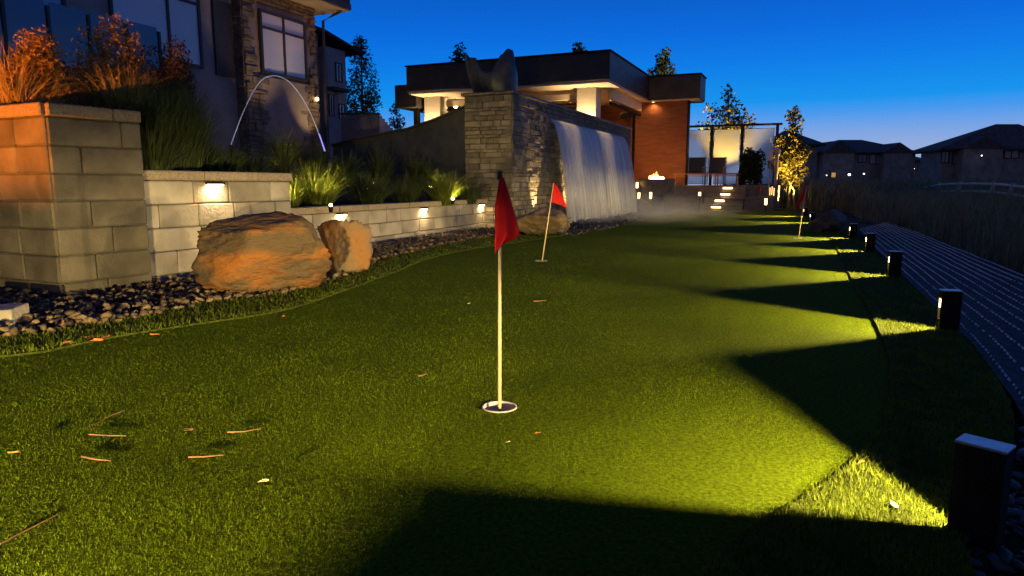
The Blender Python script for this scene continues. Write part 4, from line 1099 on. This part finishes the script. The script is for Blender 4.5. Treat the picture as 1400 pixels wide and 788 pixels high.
BW, BD, BH = .056, .088, .21
def bollard_mesh():
    b = MB(); x0, x1 = -BW / 2, BW / 2                # recess opens toward -y
    rx, rd, rz0, rz1 = .0150, .026, .060, .1674
    b.box(x0, .0 + rd, 0, x1, BD, BH - .006)
    b.box(x0, 0, 0, -rx, rd - .0002, BH - .006); b.box(rx, 0, 0, x1, rd - .0002, BH - .006)
    b.box(-rx + .0002, .0003, 0, rx - .0002, rd - .0003, rz0); b.box(-rx + .0002, .0003, rz1, rx - .0002, rd - .0003, BH - .006)
    return mesh_of('body', b)
bm_body = bollard_mesh(); bm_body.materials.append(M_bronze)
bm_cap = mesh_of('cap', MB().box(-BW / 2 - .002, -.002, BH - .0055, BW / 2 + .002, BD + .002, BH, .001)); bm_cap.materials.append(M_plate)
bm_lens = mesh_of('lens', MB().box(-.010, .0235, .146, .010, .0255, .1665).box(-.0149, .002, .118, -.0143, .013, .160).box(.0143, .002, .118, .0149, .013, .160)); bm_lens.materials.append(E_warm)  # the two side strips glow in place of lamplight on the recess cheeks
def bollard(label, pos, face_deg, power):
    t = thing('bollard_light', label, 'bollard light', (pos[0], pos[1], 0), rad(face_deg + 90), 'bollard lights along the green')
    for nm, me in (('body', bm_body), ('cap', bm_cap), ('lens', bm_lens)): link(nm, me, None, t)
    lamp('POINT', (0, .0205, .1645), power, (1, .72, .25), t, .0020, falloff='Quadratic')
BP = 410
bl_ = [('bollard light at the lower right with a pale top plate', (.938, 1.365), 130, 1.0),
       ('lit bollard at the edge of matting path, second from the front', g2(1281, 452), 165, 1.0),
       ('bollard midway along the green with a lit narrow side', g2(1213, 379), 166, 1.0),
       ('dark bollard just beyond the midway bollard', g2(1182.5, 345), 168, 1.0),
       ('dark bollard beside the brown path boulder', g2(1160.5, 327), 170, 1.0),
       ('small bright bollard near the red flag beside the boulder', g2(1107, 305), 172, 1.0),
       ('farthest bollard beside the far end of green', g2(1098, 296), 176, 1.0),
       ('bollard just outside the view beside the camera', (-1.02, -.55), 108, 5.0)]
for lab, p, a, k in bl_: bollard(lab, p, a, BP * k)

for k, (px, py, Y, z, pw, lab) in enumerate(((452, 274, 7.35, .44, 7, 'glowing spotlight at the base of the bright arching grass'), (500.5, 251, 9.0, .60, 2.5, 'tiny spotlight among the dim green grass'),
        (588, 250, 10.4, .62, 5, 'spotlight behind the lit grass near the fountain'), (619, 268, 10.1, .45, 6, 'spotlight at the foot of the grass closest to the fountain'), (389, 262, 7.0, .46, 5, 'spotlight tucked against the upper wall end'))):
    q = P(px, py, Y); t = uplight('uplight', lab, (q.x, q.y, z), (.05, .35, 1), pw * 3.8, (1, .70, .22), angle=120)
    obj('glow_lens', MB().lathe([(.001, .062), (.013, .064), (.017, .076), (.013, .09), (.001, .094)], 12), E_hot, t, smooth=True)
for k, (a, x, pw, lab) in enumerate(((.95, .20, 22, 'fountain spotlight on the bare stone beside the waterfall'), (2.7, .20, 36, 'fountain spotlight behind the nearer water sheet'), (5.2, .20, 36, 'fountain spotlight behind the farther water sheet'))):
    uplight('uplight', lab, FR(a, -x, .02), (-UY * .26, UX * .26, 1), pw, (1, .62, .22), angle=46)

def path_light(label, px, py, Y, h, power=.6):
    w_ = .010 if 'rod' in label else .032
    q = P(px, py, Y); t = thing('path_light', label, 'path light', q, 0, 'small path lights by the terrace')
    obj('tube', MB().tube([(0, 0, -h / 2), (0, 0, h / 2)], w_, w_, 10), E_rod if 'rod' in label else E_step, t); obj('cap', MB().tube([(0, 0, h / 2 + .001), (0, 0, h / 2 + .03)], .012 + w_, .012 + w_, 10), M_bronze, t)
    obj('stake', MB().tube([(0, 0, -q.z), (0, 0, -h / 2 - .001)], .012, .012, 6), M_bronze, t)
    lamp('POINT', (0, -.08, 0), power, (1, .6, .22), t, .03)
path_light('path light under the fire bowl, the one by the waterfall', 873.5, 268, 19.3, .17); path_light('path light under the fire bowl, the one by the steps', 889.5, 267.5, 19.2, .17)
path_light('low path light on the terrace ledge left of the steps', 956.5, 265.5, 19.6, .10, .5); path_light('path light at the corner of the terrace by the far flag', 1047, 276, 18.8, .17)
path_light('slim gold light rod, left of the group of three', 1052.5, 262, 19.5, .22, .3); path_light('slim gold light rod, middle of the group of three', 1055.3, 261, 19.6, .24, .3); path_light('slim gold light rod, right of the group of three', 1058, 262.5, 19.7, .22, .3)
path_light('narrow gold light beside the small terrace shrub', 871, 253.5, 20.4, .16, .4)

# railing by the steps
rl = thing('step_railing', 'pale-topped railing with thin balusters at the top of steps', 'railing', FR(11.0, -3.55, TZ), ANG)
bx('top_board', M_frame, -.05, 0, .92, .05, 1.6, 1.10, .004, rl)
for k in range(5): bx('baluster', M_frame, -.015, .1 + .35 * k, 0, .015, .13 + .35 * k, .918, 0, rl)
bx('sign_board', M_white, -.16, -.35, .70, -.06, -.32, .98, .004, rl); bx('newel', M_frame, -.135, -.346, -.2, -.105, -.324, .618, 0, rl)

# orange floodlight, out of frame beyond the left edge, behind an added shield that cuts off its lower beam
fo = thing('floodlight', 'amber floodlight outside the picture lighting the planter corner', 'floodlight', (-4.3, 2.0, .0))
obj('housing', MB().box(-.08, -.06, .50, .08, .04, .62, .01), M_bronze, fo); obj('stand', MB().tube([(0, 0, 0), (0, 0, .50)], .02, .02, 8), M_bronze, fo)
obj('lens', MB().box(-.06, .041, .52, .06, .045, .60), E_warm, fo)
obj('cut_off_shield', MB().box(-.5, .10, .40, .5, .115, .5627, .0), M_bronze, fo)
lamp('SPOT', (0, .06, .56), 1900, (1, .23, .010), fo, .003, Vector((.95, 2.3, .50)), 62, .25)

# ------------------------------------------------------------------ laminar water jet
pts = [P(316, 198, 9.0), P(330, 160, 9.05), P(345, 128, 9.1), P(358, 110, 9.15), P(372, 104, 9.2), P(387, 107, 9.25), P(402, 119, 9.3), P(420, 146, 9.4), P(434, 178, 9.5), P(444, 207, 9.55)]
fin = []
for i in range(len(pts) - 1):
    p0, p1, p2, p3 = pts[max(i - 1, 0)], pts[i], pts[i + 1], pts[min(i + 2, len(pts) - 1)]
    for k in range(6):
        t = k / 6; fin.append(.5 * ((2 * p1) + (p2 - p0) * t + (2 * p0 - 5 * p1 + 4 * p2 - p3) * t * t + (3 * p1 - p0 - 3 * p2 + p3) * t ** 3))
fin.append(pts[-1])
M_jet = glass('jet water', (.80, .84, 1.0), .25, .62, .8)
_b = M_jet.node_tree.nodes['Principled BSDF']; _b.inputs['Emission Color'].default_value = (.75, .78, 1, 1); _b.inputs['Emission Strength'].default_value = .13
wj = thing('water_jet', 'thin arc of a laminar water jet in front of the house', 'water jet', fin[0])
obj('stream', MB().tube([p - fin[0] for p in fin], .0062, .0066, 8), M_jet, wj, smooth=True)
obj('nozzle', MB().tube([Vector((0, 0, -.25)), Vector((0, 0, -.01))], .03, .025, 10), M_bronze, wj)
E_led = emit('blue led', (.35, .30, 1), 1.2)
obj('lit_stream', MB().tube([p - fin[0] + Vector((.004, -.004, 0)) for p in fin[-6:]], .008, .010, 8), E_led, wj, smooth=True)

# ------------------------------------------------------------------ twigs and leaves
def twig(label, pxs, r_=.0022, m=M_twig, lift=.008):
    pts_ = [G(x, y, lift) for x, y in pxs]; c = pts_[0]; mb = MB().tube([p - c for p in pts_], r_, r_ * .5, 6)
    o = obj('twig', mb, m); o.location = c; tag(o, label, 'twig', 'twigs fallen on the green')
tw = [('bent pale twig, uppermost of the twigs on the left lawn', [(170, 561), (150, 569), (123, 584), (126, 588)], .0014), ('straight twig just below the bent pale twig', [(122, 594), (148, 595.5), (173, 596)], .0026),
      ('short thick twig with a dark shadow on the left lawn', [(112, 624), (130, 628), (152, 630)], .0032), ('small twig right of the short thick twig', [(258, 625), (280, 624.5), (306, 622)], .0026),
      ('slender twig at the right of the twig group', [(311, 591), (335, 590), (357, 586)], .0024), ('long thin twig running off the left picture edge', [(0, 744), (30, 728), (56, 715), (78, 704)], .0018),
      ('single twig lying between the two nearer flags', [(729, 412), (738, 411.5), (747, 411)], .005), ('tiny orange twig piece near the long flag shadow', [(573, 514), (578, 513), (583, 511)], .004),
      ('faint twig at the front of the dark shadow', [(458, 735), (470, 725), (482, 714)], .0016)]
for lab, q, r_ in tw: twig(lab, q, r_)
def leaf(label, px, py, s, m, seed):
    rr = random.Random(seed); mb = MB(); n = 7
    for i in range(n + 1):
        t = i / n; w_ = math.sin(math.pi * t) ** .8 * .42
        for j in (-1, 0, 1): mb.v.append(((t - .5) * s, j * w_ * s * .6, .003 + s * (.16 * abs(j) + .18 * (t - .4) ** 2)))
    for i in range(n):
        for j in range(2): a = i * 3 + j; mb.f.append((a, a + 1, a + 4, a + 3))
    mb.tube([(-.5 * s, 0, .004 + .03 * s), (-.8 * s, .1 * s, .002)], .03 * s, .015 * s, 5)
    o = obj('fallen_leaf', mb, m); q = G(px, py, .012); o.location = q; o.rotation_euler = (rr.uniform(-.3, .3), rr.uniform(-.3, .3), rr.uniform(0, 6.28))
    tag(o, label, 'leaf', 'fallen leaves on the green')
lv = [('pale fallen leaf at the right of the twig group', 362, 660, .022, M_paleleaf), ('curled brown leaf standing near the bent twig', 259, 590, .026, M_twig), ('rusty leaf at the left end of the lawn', 18, 621, .024, M_deadleaf),
      ('orange leaf, largest of the leaves below the gravel', 135, 467, .05, M_deadleaf), ('orange leaf left of the largest leaf below the gravel', 117, 463, .036, M_deadleaf), ('thin orange leaf left end of the leaf row below gravel', 92, 470, .034, M_deadleaf),
      ('orange leaf close above the largest leaf below gravel', 146, 462, .036, M_deadleaf), ('small leaf on the fringe below the big boulder', 210, 459, .04, M_deadleaf), ('small leaf on the fringe right of the gravel curve', 388, 434, .04, M_deadleaf),
      ('bright orange leaf caught on the gravel', 84, 444, .05, M_deadleaf), ('bright pale leaf in the pool of light by the front bollard', 1222, 694, .028, M_paleleaf), ('dark red leaf at the edge between green and fringe', 1177, 634, .02, M_deadleaf),
      ('tiny brown leaf right of the nearest cup', 735, 594, .016, M_deadleaf), ('tiny pale leaf near the single twig', 641, 416, .02, M_paleleaf), ('small pale leaf on the lit lawn near the near cup', 695, 606, .012, M_paleleaf),
      ('small brown leaf at the edge of the second lit wedge', 1207, 462, .03, M_deadleaf)]
for k, (lab, px, py, s, m) in enumerate(lv): leaf(lab, px, py, s, m, 300 + k)

# ------------------------------------------------------------------ mist at the foot of the falling water
mm = bpy.data.materials.new('mist'); mm.use_nodes = True; n, l = mm.node_tree.nodes, mm.node_tree.links
n.remove(n['Principled BSDF']); pvz = n.new('ShaderNodeVolumePrincipled'); pvz.inputs['Color'].default_value = (.9, .92, 1, 1)
t = n.new('ShaderNodeTexCoord'); sx = n.new('ShaderNodeSeparateXYZ'); l.new(t.outputs['Generated'], sx.inputs[0])
def M1(op, a, b, clamp=False):
    k = n.new('ShaderNodeMath'); k.operation = op; k.use_clamp = clamp
    for i, v in ((0, a), (1, b)):
        if isinstance(v, (int, float)): k.inputs[i].default_value = v
        else: l.new(v, k.inputs[i])
    return k.outputs[0]
X, Y, Z = sx.outputs
fx = M1('MULTIPLY', M1('MULTIPLY', X, 9, True), M1('POWER', M1('SUBTRACT', 1, X, True), 1.5))
fz = M1('POWER', M1('SUBTRACT', 1, Z, True), 2.6)
fy = M1('MULTIPLY', M1('MULTIPLY', Y, 6, True), M1('MULTIPLY', M1('SUBTRACT', 1, Y, True), 2.2, True))
nz = n.new('ShaderNodeTexNoise'); nz.inputs['Scale'].default_value = 1.7; nz.inputs['Detail'].default_value = 3; l.new(t.outputs['Object'], nz.inputs['Vector'])
nn = M1('MULTIPLY', M1('SUBTRACT', nz.outputs[0], .36, True), 4.0, True)
dn = M1('MULTIPLY', M1('MULTIPLY', fx, fz), M1('MULTIPLY', fy, nn)); l.new(M1('MULTIPLY', dn, 1.0), pvz.inputs['Density'])
l.new(pvz.outputs[0], n['Material Output'].inputs['Volume'])
mo = obj('mist', MB().box(.2, 1.0, .03, 3.4, 9.6, .95), mm); mo.location = (OX, OY, 0); mo.rotation_euler = (0, 0, ANG); kind(mo, 'stuff')
S.cycles.volume_max_steps = 96; S.cycles.volume_step_rate = 2.0
